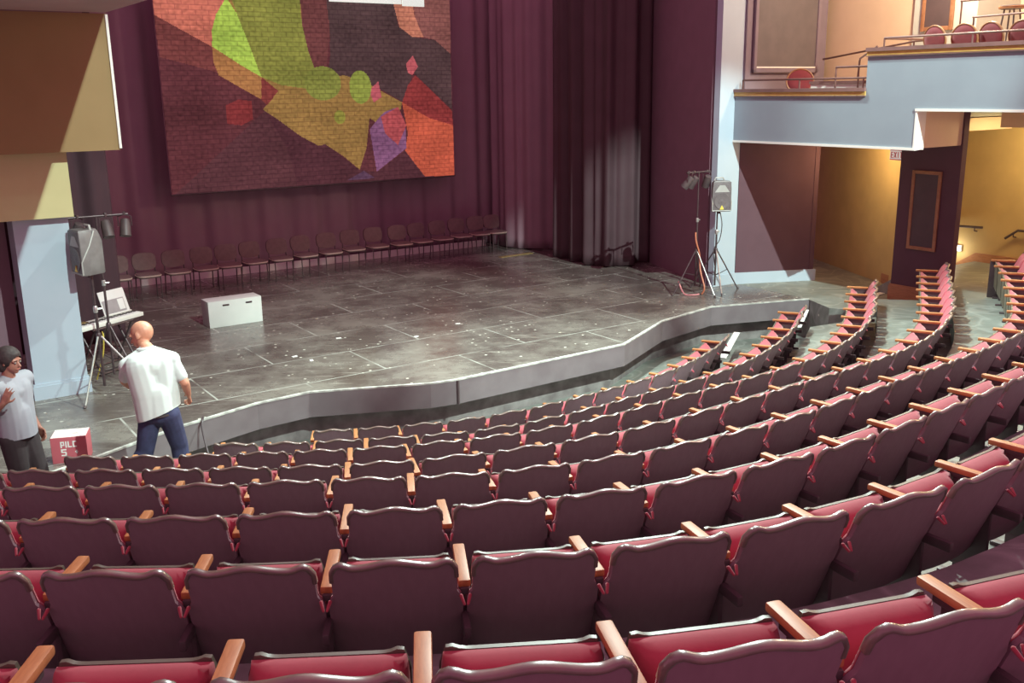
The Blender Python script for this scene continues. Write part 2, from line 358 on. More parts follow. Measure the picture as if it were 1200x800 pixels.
# ------------------------------------------------------------------ rows: armrest line of each curved row (measured), floor level of its tier
ROWS={
'A':[(-1.92,2.21),(-1.37,2.23),(-0.81,2.25),(-0.25,2.28),(0.33,2.33),(0.90,2.44),(1.45,2.60),(1.97,2.78),(2.48,2.99),(2.97,3.23)],
'B':[(-2.44,3.58),(-1.89,3.59),(-1.33,3.59),(-0.77,3.62),(-0.21,3.66),(0.35,3.73),(0.91,3.87),(1.46,4.07),(1.99,4.33),(2.47,4.64),(2.92,4.97),(3.35,5.32),(3.75,5.69)],
'C':[(-3.21,4.88),(-2.66,4.88),(-2.09,4.88),(-1.51,4.90),(-0.93,4.93),(-0.37,4.98),(0.19,5.08),(0.75,5.22),(1.29,5.44),(1.81,5.71),(2.29,6.02),(2.75,6.36),(3.19,6.71),(3.64,7.08),(4.08,7.45),(4.51,7.80),(4.91,8.18),(5.28,8.58)],
'D':[(-4.01,6.22),(-3.46,6.22),(-2.91,6.22),(-2.37,6.22),(-1.83,6.24),(-1.27,6.28),(-0.71,6.31),(-0.15,6.38),(0.40,6.53),(0.94,6.74),(1.46,7.00),(1.95,7.29),(2.41,7.62),(2.85,7.97),(3.28,8.32),(3.70,8.66),(4.11,8.99),(4.52,9.33),(4.93,9.69),(5.34,10.10),(5.72,10.55),(6.06,11.01),(6.33,11.46),(6.55,11.91),(6.76,12.39),(6.99,12.90),(7.22,13.44),(7.45,13.99),(7.65,14.53),(7.85,15.04)],
'E':[(-4.60,7.42),(-4.05,7.39),(-3.51,7.37),(-2.98,7.37),(-2.45,7.38),(-1.91,7.39),(-1.35,7.42),(-0.79,7.50),(-0.22,7.65),(0.35,7.86),(0.90,8.11),(1.43,8.43),(1.93,8.79),(2.41,9.14),(2.88,9.49),(3.34,9.83),(3.77,10.18),(4.18,10.53),(4.59,10.94),(4.98,11.42),(5.33,11.94),(5.62,12.46),(5.86,12.96),(6.07,13.46),(6.27,13.97),(6.48,14.49),(6.69,15.01),(6.91,15.55),(7.13,16.11)],
'F':[(-4.14,8.53),(-3.62,8.51),(-3.10,8.52),(-2.58,8.55),(-2.06,8.58),(-1.53,8.62),(-0.99,8.71),(-0.46,8.84),(0.07,9.01),(0.57,9.25),(1.06,9.57),(1.54,9.93),(2.02,10.28),(2.50,10.62),(2.97,10.97),(3.42,11.35),(3.83,11.77),(4.17,12.21),(4.47,12.65),(4.75,13.11),(5.00,13.60),(5.24,14.13),(5.45,14.67),(5.65,15.22),(5.86,15.78),(6.08,16.37)],
'G':[(-3.15,9.69),(-2.63,9.68),(-2.10,9.71),(-1.56,9.77),(-1.01,9.85),(-0.47,9.97),(0.06,10.19),(0.56,10.49),(1.03,10.83),(1.48,11.18),(1.94,11.53),(2.39,11.88),(2.80,12.28),(3.18,12.74),(3.52,13.23),(3.82,13.73),(4.08,14.23),(4.32,14.76),(4.55,15.33),(4.78,15.89)],
'H':[(-2.38,10.94),(-1.87,11.00),(-1.35,11.09),(-0.84,11.21),(-0.34,11.40),(0.15,11.66),(0.61,11.97),(1.03,12.29),(1.45,12.61),(1.86,12.97),(2.25,13.38),(2.59,13.82),(2.89,14.27),(3.15,14.75),(3.39,15.27)],
}

TIER = {'A': 2.42, 'B': 2.03, 'C': 1.67, 'D': 1.30, 'E': 0.96, 'F': 0.64, 'G': 0.32, 'H': 0.0}
STAGE_Z = 0.75

def backline(k, off, left, right):
    P = [Vector((x, y, 0)) for x, y in ROWS[k]]
    a = (P[0] - P[1]).normalized(); b = (P[-1] - P[-2]).normalized()
    P = [P[0] + a * left] + P + [P[-1] + b * right]
    out = []
    for i, p in enumerate(P):
        t = (P[min(i + 1, len(P) - 1)] - P[max(i - 1, 0)]).normalized(); out.append(p + Vector((t.y, -t.x, 0)) * off)
    return out
def resample(P, n):
    L = [0]
    for i in range(1, len(P)): L.append(L[-1] + (P[i] - P[i - 1]).length)
    out = []; j = 0
    for i in range(n + 1):
        d = L[-1] * i / n
        while j < len(P) - 2 and L[j + 1] < d: j += 1
        out.append(P[j].lerp(P[j + 1], (d - L[j]) / max(L[j + 1] - L[j], 1e-9)))
    return out

# ================================================================== SETTING
# stepped house floor, one mesh: a base slab and a curved tier for every row
mb = MB()
mb.prism([(-16, -4), (16, -4), (16, 30), (-16, 30)], -0.3, 0.0)
EXT = {'A': (3, 4.0), 'B': (3, 4.5), 'C': (3, 3.5), 'D': (3, 0.9), 'E': (2.5, 0.55), 'F': (1.7, 0.5), 'G': (1.2, 0.30), 'H': (0.5, 0.1)}
keys = 'ABCDEFGH'
N = 40
rear = {k: resample(backline(k, 0.17, *EXT[k]), N) for k in keys}
for a, k in enumerate(keys):
    if k == 'H': continue
    back = rear[k]
    if k == 'A': back = [p + Vector((0.6, -3.0, 0)) for p in rear['A']]; back = resample(rear['A'], N); back = [Vector((p.x, p.y, 0)) + Vector((0, -0.05, 0)) for p in back]
    front = rear[keys[a + 1]]; z = TIER[k]
    vs = [(p.x, p.y, z) for p in back] + [(p.x, p.y, z) for p in front] + [(p.x, p.y, -0.1) for p in front] + [(p.x, p.y, -0.1) for p in back]
    n = N + 1; fs = []
    for i in range(N):
        fs += [[i, i + 1, n + i + 1, n + i], [n + i, n + i + 1, 2 * n + i + 1, 2 * n + i], [i + 1, i, 3 * n + i, 3 * n + i + 1]]
    fs += [[0, n, 2 * n, 3 * n], [N, 3 * n + N, 2 * n + N, n + N]]
    mb.add(vs, fs)
# level of the gangway behind the nearest row
bk = rear['A']; mb.add([(p.x, p.y - 0.05, 2.80) for p in bk] + [(bk[-1].x, bk[-1].y - 8, 2.80), (bk[0].x, bk[0].y - 8, 2.80)] + [(p.x, p.y - 0.05, 2.2) for p in bk],
       [list(range(N + 3))] + [[i, i + 1, N + 3 + i + 1, N + 3 + i] for i in range(N)])
# cross passage beside the stage and the ramp up to the side exit
mb.prism(stpoly([(6.42, 1.2), (6.42, -1.95), (6.12, -2.65), (6.7, -3.7), (7.3, -4.6), (12, -4.6), (12, 1.2)]), -0.1, STAGE_Z - 0.02)
r0 = [(7.95, -2.15, 0.731), (12, -2.15, 0.731), (12, -2.75, 1.12), (7.95, -2.75, 1.12), (7.95, -9, 1.12), (12, -9, 1.12)]
r0 = [ST(*q) for q in r0] + [ST(q[0], q[1], 0.0) for q in r0]
mb.add(r0, [[0, 1, 2, 3], [3, 2, 5, 4], [0, 3, 9, 6], [3, 4, 10, 9]])
fl = struct(mb.build('floor', 'house_floor', smooth=False))

def wall(name, mb, m, label=None, **kw):
    o = struct(mb.build(name, m, smooth=False, **kw)); return o
def wallseg(mb, a, b, z0, z1, th, m=0):
    """upright slab from a to b in (s,t), thickened away from the viewer side"""
    A, B_ = ST(*a), ST(*b); d = (B_ - A).normalized(); n = Vector((-d.y, d.x, 0)) * th
    mb.prism([(A.x, A.y), (B_.x, B_.y), (B_.x + n.x, B_.y + n.y), (A.x + n.x, A.y + n.y)], z0, z1, m)
# left proscenium pier, with its cream boxes above
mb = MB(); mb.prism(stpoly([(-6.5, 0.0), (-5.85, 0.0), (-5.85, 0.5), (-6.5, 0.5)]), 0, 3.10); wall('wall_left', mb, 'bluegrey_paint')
mb = MB(); mb.prism(stpoly([(-6.53, -0.035), (-5.82, -0.035), (-5.82, 0.5), (-6.53, 0.5)]), 0.74, 0.93)
mb.prism(stpoly([(-6.52, -0.02), (-5.83, -0.02), (-5.83, 0.5), (-6.52, 0.5)]), 0.93, 0.96); wall('baseboard_left', mb, 'bluegrey_paint')
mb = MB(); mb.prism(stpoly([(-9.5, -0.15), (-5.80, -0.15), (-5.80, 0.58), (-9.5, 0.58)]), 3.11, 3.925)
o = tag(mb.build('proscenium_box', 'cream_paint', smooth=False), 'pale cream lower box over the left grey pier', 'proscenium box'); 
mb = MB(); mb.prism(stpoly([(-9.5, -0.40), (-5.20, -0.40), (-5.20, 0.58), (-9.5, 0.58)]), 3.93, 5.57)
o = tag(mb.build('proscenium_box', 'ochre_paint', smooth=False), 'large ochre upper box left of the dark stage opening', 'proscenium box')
mb2 = MB(); mb2.prism(stpoly([(-5.215, -0.425), (-5.185, -0.425), (-5.185, -0.39), (-5.215, -0.39)]), 3.95, 5.56); c = mb2.build('corner_bead', 'trim_white', o, smooth=False)
# overhanging ledge above the boxes, raked and deepened to cast a shadow on them
_a, _b, _l = Vector((-5.22, -0.40, 5.56)), Vector((-6.27, 0.0, 3.10)), Vector(L1); _n = (_a - _l).cross(_b - _l)
def shade_s(t, z): return _l.x - (_n.y * (t - _l.y) + _n.z * (z - _l.z)) / _n.x     # raked side set in the shadow plane of the left spot
TF = -6.6
mb = MB(); q = [(-10.5, -0.42, 5.58), (shade_s(-0.42, 5.58), -0.42, 5.58), (shade_s(TF, 5.58), TF, 5.58), (-10.5, TF, 5.58), (-10.5, -0.42, 7.4), (shade_s(-0.42, 7.4), -0.42, 7.4), (shade_s(TF, 7.4), TF, 7.4), (-10.5, TF, 7.4)]
mb.add([ST(*p) for p in q], [[3, 2, 1, 0], [4, 5, 6, 7], [0, 1, 5, 4], [1, 2, 6, 5], [2, 3, 7, 6], [3, 0, 4, 7]])
tag(mb.build('ledge', 'ledge_paint', smooth=False), 'mauve overhanging ledge at the top left corner above the ochre box', 'ledge')
# black masking left of the opening
mb = MB(); wallseg(mb, (-12, 0.6), (-6.52, 0.6), 0, 4, 0.15); wallseg(mb, (-12, 0.9), (-5.2, 0.9), 5.5, 9.5, 0.15); wall('wall_left_wing', mb, 'flat_black')
# right proscenium pier and the dark wall beside it
mb = MB(); mb.prism(stpoly([(5.85, -0.05), (6.45, -0.05), (6.45, 0.10), (5.85, 0.10)]), 0, 9.0); wall('wall_right', mb, 'bluegrey_paint')
mb = MB(); wallseg(mb, (6.45, -0.06), (8.0, -0.75), 0, 4.0, 0.2); wallseg(mb, (8.0, -0.75), (8.35, 0.3), 0, 4.0, 0.1); wall('wall_right_dark', mb, 'dark_wall')
mb = MB()
for (a, b) in (((5.82, -0.08), (6.45, -0.09)), ((6.45, -0.09), (8.03, -0.79))):
    wallseg(mb, a, b, 0.72, 0.92, 0.06); wallseg(mb, a, b, 0.92, 0.96, 0.045)
wallseg(mb, (8.03, -0.79), (8.2, -0.3), 0.72, 0.92, 0.05); wall('baseboard_right', mb, 'bluegrey_paint')
# upper side wall over the box, in mauve, with a framed panel
mb = MB(); wallseg(mb, (6.45, -0.1), (8.77, -0.1), 3.6, 9.0, 0.2); wallseg(mb, (8.77, -0.1), (8.8, 0.8), 3.6, 9.0, 0.2); wall('wall_upper', mb, 'mauve_paint')
pn = thing('wall_panel', ST(7.55, -0.11, 5.95), STANG, 'large taupe framed panel on the mauve wall above the lower box', 'wall panel')
mb = MB(); mb.box((0, -0.015, 0), (1.74, 0.03, 2.04)); mb.build('panel', 'panel_taupe', pn, smooth=False)
mb = MB()
for x in (-0.9, 0.9): mb.box((x, -0.03, 0), (0.08, 0.06, 2.2), bev=0.012)
for z in (-1.06, 1.06): mb.box((0, -0.03, z), (1.88, 0.06, 0.08), bev=0.012)
mb.build('frame', 'mauve_paint', pn)
mb = MB(); mb.box((0, -0.04, -1.0), (1.72, 0.03, 0.03), bev=0.006); mb.build('lower_bead', 'trim_white', pn)
# yellow passage walls and side exit wall under the boxes
mb = MB()
for a, b in (((10.9, 2.6), (8.50, -2.46)), ((10.5, -1.75), (10.5, -9.5))): wallseg(mb, a, b, 0.0, 4.25, 0.15)
wall('wall_yellow', mb, 'yellow_wall')
mb = MB()
wallseg(mb, (10.1, 0.83), (8.70, -2.03), 0.73, 0.93, 0.03)
A = [ST(10.46, -1.8, .73), ST(10.46, -2.15, .73), ST(10.46, -2.75, 1.12), ST(10.46, -9, 1.12)]
mb.add(A + [p + Vector((0, 0, 0.17)) for p in A] + [p + E1 * 0.06 for p in A] + [p + E1 * 0.06 + Vector((0, 0, 0.17)) for p in A],
       [[0, 1, 5, 4], [1, 2, 6, 5], [2, 3, 7, 6], [4, 5, 13, 12], [5, 6, 14, 13], [6, 7, 15, 14]])
wall('baseboard_exit', mb, 'base_wood')
# upper walls behind the boxes
mb = MB(); wallseg(mb, (9.0, 0.8), (9.0, -1.98), 4.0, 9.0, 0.15); wall('wall_beige', mb, 'beige_wall')
mb = MB(); mb.prism(stpoly([(8.92, -1.96), (8.92, -3.22), (10.4, -3.22), (10.4, -1.96)]), 4.0, 9.0); wall('wall_white_pier', mb, 'white_wall')
mb = MB(); wallseg(mb, (10.3, -3.0), (10.3, -10), 4.3, 9.0, 0.15); wall('wall_cream', mb, 'beige_wall')
pf = thing('framed_picture', ST(8.91, -2.47, 6.0), STANG - pi / 2, 'dark picture in a brown wooden frame on the white pier', 'picture')
mb = MB(); mb.box((0, -0.02, 0), (0.52, 0.03, 0.78)); mb.build('picture', 'panel_dark', pf, smooth=False)
mb = MB()
for x in (-0.285, 0.285): mb.box((x, -0.03, 0), (0.07, 0.05, 0.92), bev=0.01)
for z in (-0.42, 0.42): mb.box((0, -0.03, z), (0.5, 0.05, 0.07), bev=0.01)
mb.build('frame', 'frame_wood', pf)
# dark column with framed panel between passage and exit
mb = MB(); mb.prism(stpoly([(7.6, -2.84), (7.6, -4.0), (7.74, -4.0), (7.74, -2.84)]), 0.6, 4.25); wall('wall_column', mb, 'dark_wall')
mb = MB(); mb.prism(stpoly([(7.57, -2.81), (7.57, -4.03), (7.77, -4.03), (7.77, -2.81)]), 0.6, 1.0); mb.prism(stpoly([(7.58, -2.82), (7.58, -4.02), (7.76, -4.02), (7.76, -2.82)]), 1.0, 1.03); wall('baseboard_column', mb, 'base_wood')
cp = thing('wall_panel', ST(7.595, -3.40, 2.42), STANG - pi / 2, 'tall dark panel in a wooden frame on the dark column', 'wall panel')
mb = MB(); mb.box((0, -0.012, 0), (0.48, 0.02, 1.30)); mb.build('panel', 'panel_dark', cp, smooth=False)
mb = MB()
for x in (-0.255, 0.255): mb.box((x, -0.02, 0), (0.06, 0.035, 1.40), bev=0.008)
for z in (-0.67, 0.67): mb.box((0, -0.02, z), (0.46, 0.035, 0.06), bev=0.008)
mb.build('frame', 'frame_wood', cp)
# soffit blocks under the boxes (ceiling of the passage)
mb = MB()
mb.prism(stpoly([(6.30, 0.0), (6.30, -3.96), (7.75, -3.96), (7.75, 0.0)]), 3.58, 3.80)
mb.prism(stpoly([(7.75, 1.5), (7.75, -3.2), (12, -3.2), (12, 1.5)]), 3.75, 3.98)
mb.prism(stpoly([(6.30, -2.98), (6.30, -10), (12, -10), (12, -2.98)]), 4.21, 4.6)
mb.prism(stpoly([(6.35, -0.05), (6.35, -2.98), (9.0, -2.98), (9.0, -0.05)]), 3.9, 3.95)
mb.prism(stpoly([(6.30, -3.86), (6.30, -3.965), (7.75, -3.965), (7.75, -3.86)]), 3.6, 4.22)
mb.prism(stpoly([(8.6, -4.05), (8.6, -4.75), (10.5, -4.75), (10.5, -4.05)]), 3.85, 4.22)
struct(mb.build('ceiling', 'beige_wall', smooth=False))
# the balcony front of the two boxes
bal = tag(link('box_balcony', None), 'stepped blue-grey balcony front with gold band and white lower lip', 'balcony')
mb = MB()
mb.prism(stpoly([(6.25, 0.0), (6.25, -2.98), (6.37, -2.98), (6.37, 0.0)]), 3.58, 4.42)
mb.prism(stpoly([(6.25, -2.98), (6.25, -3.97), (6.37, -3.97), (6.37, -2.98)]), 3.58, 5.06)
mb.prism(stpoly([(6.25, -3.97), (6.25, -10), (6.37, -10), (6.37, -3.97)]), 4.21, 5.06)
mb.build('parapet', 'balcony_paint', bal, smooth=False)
mb = MB()
for t0, t1, z in ((0.0, -2.99, 4.42), (-2.97, -10, 5.06)):
    mb.prism(stpoly([(6.225, t0), (6.225, t1), (6.40, t1), (6.40, t0)]), z + 0.005, z + 0.07)
mb.build('gold_band', 'gold_paint', bal, smooth=False)
mb = MB()
for t0, t1, z in ((0.02, -2.99, 4.49), (-2.96, -10, 5.13)):
    mb.prism(stpoly([(6.20, t0), (6.20, t1), (6.43, t1), (6.43, t0)]), z, z + 0.06)
    mb.prism(stpoly([(6.215, t0), (6.215, t1), (6.40, t1), (6.40, t0)]), z - 0.085, z - 0.07)
mb.build('cap_moulding', 'cap_brown', bal, smooth=False)
mb = MB()
for t0, t1, z in ((0.0, -3.99, 3.575), (-3.95, -10, 4.195)):
    mb.prism(stpoly([(6.23, t0), (6.23, t1), (6.36, t1), (6.36, t0)]), z - 0.02, z + 0.02)
mb.prism(stpoly([(6.24, -3.955), (6.24, -3.985), (6.50, -3.985), (6.50, -3.955)]), 3.56, 4.2)
mb.build('lower_lip', 'trim_white', bal, smooth=False)
# rails along the boxes
def rail(name, pts, posts, label, r=0.018):
    o = tag(link(name, None), label, 'railing')
    mb = MB(); mb.tube([ST(*p) for p in pts], r); mb.build('rail', 'rail_bronze', o)
    for a, z0 in posts:
        mb = MB(); mb.tube([ST(a[0], a[1], z0), ST(*a)], r * 0.85); mb.build('post', 'rail_bronze', o)
    return o
rail('guard_rail', [(6.35, -0.15, 4.71), (6.35, -2.9, 4.71)], [((6.35, -0.15, 4.71), 4.55), ((6.35, -1.5, 4.71), 4.55), ((6.35, -2.85, 4.71), 4.55)], 'low bronze guard rail along the lower box parapet')
rail('guard_rail', [(6.45, -2.2, 4.90), (6.45, -2.93, 4.90)], [((6.45, -2.2, 4.90), 4.0), ((6.45, -2.93, 4.90), 4.0)], 'short higher bronze rail at the right end of the lower box')
rail('guard_rail', [(6.42, -3.15, 5.34), (6.42, -9.5, 5.34)], [((6.42, -3.15, 5.34), 5.18)] + [((6.42, -3.15 - 1.55 * k, 5.34), 5.18) for k in range(1, 5)], 'long bronze guard rail along the upper box parapet')
rail('guard_rail', [(6.42, -3.17, 5.33), (7.6, -3.25, 5.33)], [((7.6, -3.25, 5.33), 4.6)], 'short bronze rail across the end of the upper box')
rail('stair_rail', [(8.4, -0.35, 5.1), (7.6, -2.95, 5.32), (7.5, -3.2, 5.32)], [((7.6, -2.9, 5.31), 4.0)], 'thin bronze rail in front of the beige wall')
rail('stair_rail', [(6.50, -2.62, 4.72), (6.50, -2.64, 5.03), (6.52, -2.96, 5.22)], [((6.5, -2.63, 5.0), 4.0)], 'bent bronze step rail between the lower and upper box')
rail('stair_rail', [(8.1, -3.4, 5.96), (8.1, -6.5, 5.98)], [((8.1, -3.42, 5.96), 4.6), ((8.1, -6.5, 5.98), 4.6)], 'high bronze rail at the top right corner behind the stool')
rail('stair_rail', [(7.6, -3.95, 5.65), (7.6, -6.5, 5.68)], [((7.6, -3.97, 5.65), 4.6), ((7.6, -6.4, 5.68), 4.6)], 'bronze rail behind the red chairs at the right edge')
mb = MB(); mb.prism(stpoly([(6.6, -1.55), (6.6, -2.95), (7.2, -2.95), (7.2, -1.55)]), 3.95, 4.62); o = tag(mb.build('box_step', 'trim_white', smooth=False), 'white step block behind the lower box rail', 'step')
mb = MB(); mb.prism(stpoly([(6.58, -1.53), (6.58, -2.95), (7.22, -2.95), (7.22, -1.53)]), 4.62, 4.67); mb.build('tread', 'cap_brown', o, smooth=False)

# ================================================================== STAGE
EDGE = [(-9.8, -5.2), (-7.9, -3.35), (-6.96, -2.90), (-6.26, -2.61), (-5.29, -2.17), (-4.22, -1.85), (-3.47, -1.80), (-1.98, -2.43), (-1.60, -2.49), (1.47, -2.42), (3.0, -1.63), (4.48, -1.33), (6.40, -1.95)]
stage = tag(link('stage', None), 'black painted stage floor with a faceted front edge, scuffed', 'stage')
EDGE = EDGE[1:]; EDGE[0] = (-8.6, -3.7)
deck = EDGE + [(6.40, 1.2), (8.5, 1.2), (8.5, 10), (-11, 10), (-11, -1.5)]
mb = MB(); mb.prism(stpoly(deck), 0.70, STAGE_Z); mb.build('deck', 'stage_floor', stage, smooth=False)
def along(edge, off):
    P = [ST(*e) for e in edge]; out = []
    for i, p in enumerate(P):
        t = (P[min(i + 1, len(P) - 1)] - P[max(i - 1, 0)]).normalized(); out.append(p + Vector((-t.y, t.x, 0)) * off)
    return out
def ribbon(mb, P, Q, z0, z1):
    n = len(P); vs = [(p.x, p.y, z0) for p in P] + [(p.x, p.y, z1) for p in P] + [(p.x, p.y, z1) for p in Q] + [(p.x, p.y, z0) for p in Q]; fs = []
    for i in range(n - 1):
        for a, b in ((0, 1), (1, 2), (2, 3), (3, 0)): fs.append([a * n + i, a * n + i + 1, b * n + i + 1, b * n + i])
    fs += [[0, n, 2 * n, 3 * n], [n - 1, 4 * n - 1, 3 * n - 1, 2 * n - 1]]
    mb.add(vs, fs)
mb = MB(); ribbon(mb, along(EDGE, -0.03), along(EDGE, 0.05), 0.40, 0.735); mb.build('fascia', 'fascia_paint', stage, smooth=False)
mb = MB(); ribbon(mb, along(EDGE, -0.035), along(EDGE, 0.012), 0.735, 0.756); mb.build('worn_edge', 'edge_worn', stage, smooth=False)
mb = MB(); ribbon(mb, along(EDGE, 0.26), along(EDGE, 0.34), -0.02, 0.71); mb.build('under_wall', 'understage', stage, smooth=False)
mb = MB(); A, B_ = ST(-1.62, -2.53), ST(-1.60, -2.53)
mb.tube([ST(-1.60, -2.535, 0.74), ST(-1.60, -2.535, 0.40)], 0.018, 6); mb.build('joint_cover', 'iron', stage)

# drapes
def drape(name, path, z0, z1, m, label, amp=0.07, freq=3.2, seed=0, flare=0.0, kind=None):
    P = [ST(*p) for p in path]; L = sum((P[i + 1] - P[i]).length for i in range(len(P) - 1)); n = int(L * 26); R = resample(P, n)
    rnd = random.Random(seed); ph = [rnd.uniform(0, 6.28) for _ in range(4)]; mb = MB(); zs = [z0, z0 + 0.25, z0 + 0.8, (z0 + z1) * 0.35, (z0 + z1) * 0.6, z1]
    vs = []; 
    for j, z in enumerate(zs):
        for i, p in enumerate(R):
            t = (R[min(i + 1, n)] - R[max(i - 1, 0)]).normalized(); nn = Vector((t.y, -t.x, 0)); d = L * i / n
            a = sin(d * freq * 2 * pi / 1.0 * 0.5 + ph[0] + 0.9 * sin(d * 1.7 + ph[1])) + 0.45 * sin(d * freq * 2.3 * pi + ph[2]) + 0.35 * sin(d * 1.3 + z * 0.5 * flare + ph[3])
            off = amp * a * (1.0 + flare * max(0, 1.5 - (z - z0)) * 0.35)
            vs.append((p.x + nn.x * off, p.y + nn.y * off, z + (0.012 * a if j == 0 else 0)))
    w = n + 1; fs = [[j * w + i, j * w + i + 1, (j + 1) * w + i + 1, (j + 1) * w + i] for j in range(len(zs) - 1) for i in range(n)]
    mb.add(vs, fs); o = mb.build(name, m, ang=80)
    md = o.modifiers.new('thickness', 'SOLIDIFY'); md.thickness = 0.012
    return tag(o, label, 'curtain')
drape('backdrop_curtain', [(-10.5, 7.6), (8.6, 7.6)], 0.78, 9.5, 'black_drape', 'full width black backdrop curtain behind the row of stage chairs', 0.05, 2.2, 1)
drape('leg_curtain', [(5.52, 4.7), (5.42, 3.2), (5.9, 2.75), (6.95, 2.95)], 0.77, 9.5, 'leg_drape', 'black side curtain with pale fold lines beside the right light stand', 0.075, 3.3, 3, 0.5)
drape('leg_curtain', [(-6.6, 2.6), (-4.75, 2.6)], 0.77, 9.5, 'wing_drape', 'greyish black side curtain behind the left loudspeaker', 0.05, 3.0, 5, 0.2)
drape('leg_curtain', [(5.42, 7.3), (5.55, 6.3), (6.1, 5.7), (8.4, 5.7)], 0.77, 9.5, 'black_drape', 'darker side curtain farther upstage at the end of the chairs', 0.06, 2.8, 9)
mb = MB(); wallseg(mb, (5.97, 0.13), (6.95, 3.05), 0.75, 9.3, 0.12); wallseg(mb, (-10.6, 8.2), (8.8, 8.2), 0.0, 9.6, 0.2); wallseg(mb, (8.8, 8.3), (8.8, 0.9), 0, 9.6, 0.15); wallseg(mb, (-10.8, -1), (-10.8, 8.3), 0, 9.6, 0.15)
wall('wall_back', mb, 'flat_black')
mb = MB(); mb.prism(stpoly([(-9.5, 7.28), (5.2, 7.28), (5.2, 7.34), (-9.5, 7.34)]), 0.75, 0.90)
tag(mb.build('floor_strip', 'trim_white', smooth=False), 'pale grey kick board along the foot of the backdrop', 'kick board')

# projection screen
SCREEN_SHAPES=[
 ((98,46,53),[(-2.60,6.39),(4.24,6.64),(4.18,2.61),(-2.57,2.57)]),
 ((92,50,57),[(-2.57,2.57),(-0.49,4.23),(0.89,3.46),(1.62,2.86),(2.12,2.80),(2.85,3.25),(3.35,2.63),(4.18,2.61),(4.16,2.03),(-2.58,2.40)]),
 ((84,42,52),[(-0.49,4.23),(-0.25,4.08),(0.30,3.67),(0.69,3.46),(0.89,3.47),(1.66,2.87),(2.08,2.80),(2.85,3.25),(3.35,2.59),(0.16,2.57),(-0.04,3.44)]),
 ((126,62,60),[(-2.63,6.15),(-1.50,5.53),(-1.41,4.97),(-0.95,4.71),(-1.29,4.99),(-2.55,5.32)]),
 ((226,124,102),[(-2.60,6.71),(-1.10,6.77),(-1.13,6.45),(-1.36,6.16),(-1.50,5.53),(-2.61,6.13)]),
 ((164,124,66),[(-1.13,6.45),(0.47,6.50),(0.59,5.46),(0.73,5.05),(0.92,4.90),(1.40,4.96),(1.87,4.83),(2.36,4.58),(2.82,4.35),(2.78,4.19),(2.18,3.89),(1.97,4.02),(1.86,3.36),(1.66,2.88),(1.29,3.19),(0.86,3.48),(0.69,3.46),(0.30,3.67),(-0.25,4.08),(-0.52,4.26),(-0.18,4.64),(-0.50,4.93),(-0.70,5.53),(-0.92,6.18)]),
 ((146,146,64),[(-1.10,6.77),(0.50,6.85),(0.47,6.50),(0.48,6.04),(0.59,5.46),(0.73,5.05),(0.92,4.90),(0.90,4.57),(0.44,4.69),(-0.07,4.76),(-0.50,4.93),(-0.70,5.53),(-0.92,6.18)]),
 ((188,218,88),[(-1.12,6.50),(-0.92,6.18),(-0.70,5.53),(-0.50,4.93),(-0.91,5.16),(-1.49,5.53),(-1.48,5.83),(-1.36,6.16)]),
 ((184,124,72),[(-1.49,5.53),(-0.91,5.16),(-0.50,4.93),(-0.54,4.47),(-1.41,4.97),(-1.49,5.22)]),
 ((138,58,54),[(-0.50,4.93),(-0.15,4.64),(-0.42,4.35),(-0.54,4.47)]),
 ((146,52,54),[(-1.31,4.37),(-1.03,4.48),(-0.76,4.44),(-0.76,4.06),(-1.01,3.95),(-1.31,3.99)]),
 ((116,62,62),[(0.50,6.85),(1.05,6.87),(1.13,5.94),(1.00,5.17),(0.92,4.90),(0.73,5.05),(0.59,5.46),(0.48,6.04)]),
 ((80,58,60),[(1.05,6.87),(2.69,6.94),(2.79,6.04),(3.15,5.80),(3.75,5.74),(4.16,5.43),(4.16,4.16),(3.55,4.66),(3.12,5.04),(2.98,4.47),(2.86,4.35),(2.36,4.61),(1.87,4.83),(1.40,4.96),(0.99,4.91),(1.09,5.35),(1.12,5.94)]),
 ((208,128,102),[(2.68,6.58),(3.18,6.60),(3.24,6.23),(3.45,5.80),(3.15,5.80),(2.83,6.01)]),
 ((146,88,82),[(3.20,6.97),(4.25,7.01),(4.16,5.43),(3.75,5.74),(3.45,5.80),(3.24,6.23)]),
 ((156,56,56),[(3.19,4.95),(3.55,4.66),(4.15,4.13),(4.18,3.79),(3.52,3.98),(2.82,4.35),(2.99,4.73)]),
 ((208,92,66),[(2.82,4.35),(3.52,3.98),(4.18,3.79),(4.20,2.59),(3.35,2.63),(2.85,3.25),(2.94,3.64)]),
 ((144,92,130),[(1.96,3.77),(2.34,4.14),(2.71,4.25),(2.88,3.90),(2.89,3.31),(2.09,2.81)]),
 ((192,82,86),[(2.26,4.04),(2.71,4.25),(2.91,3.83),(2.67,3.39),(2.35,3.66)]),
 ((98,66,92),[(1.32,2.65),(1.76,2.85),(2.04,2.67)]),
 ((208,98,104),[(2.96,5.20),(3.15,5.39),(3.27,5.14),(3.11,4.95),(3.00,5.01)]),
 ((198,92,102),[(1.99,4.61),(2.23,4.83),(2.30,4.48),(2.10,4.36)]),
]
def inpoly(x, y, P):
    c = False; j = len(P) - 1
    for i in range(len(P)):
        if (P[i][1] > y) != (P[j][1] > y) and x < (P[j][0] - P[i][0]) * (y - P[i][1]) / (P[j][1] - P[i][1]) + P[i][0]: c = not c
        j = i
    return c
ELL = [(0.885, 4.79, 0.43, 0.36, (142, 146, 64)), (1.78, 4.70, 0.27, 0.36, (148, 158, 66)), (1.24, 4.06, 0.135, 0.15, (156, 150, 62))]
S0, S1, Z0, Z1 = -2.59, 4.175, 2.61, 7.2
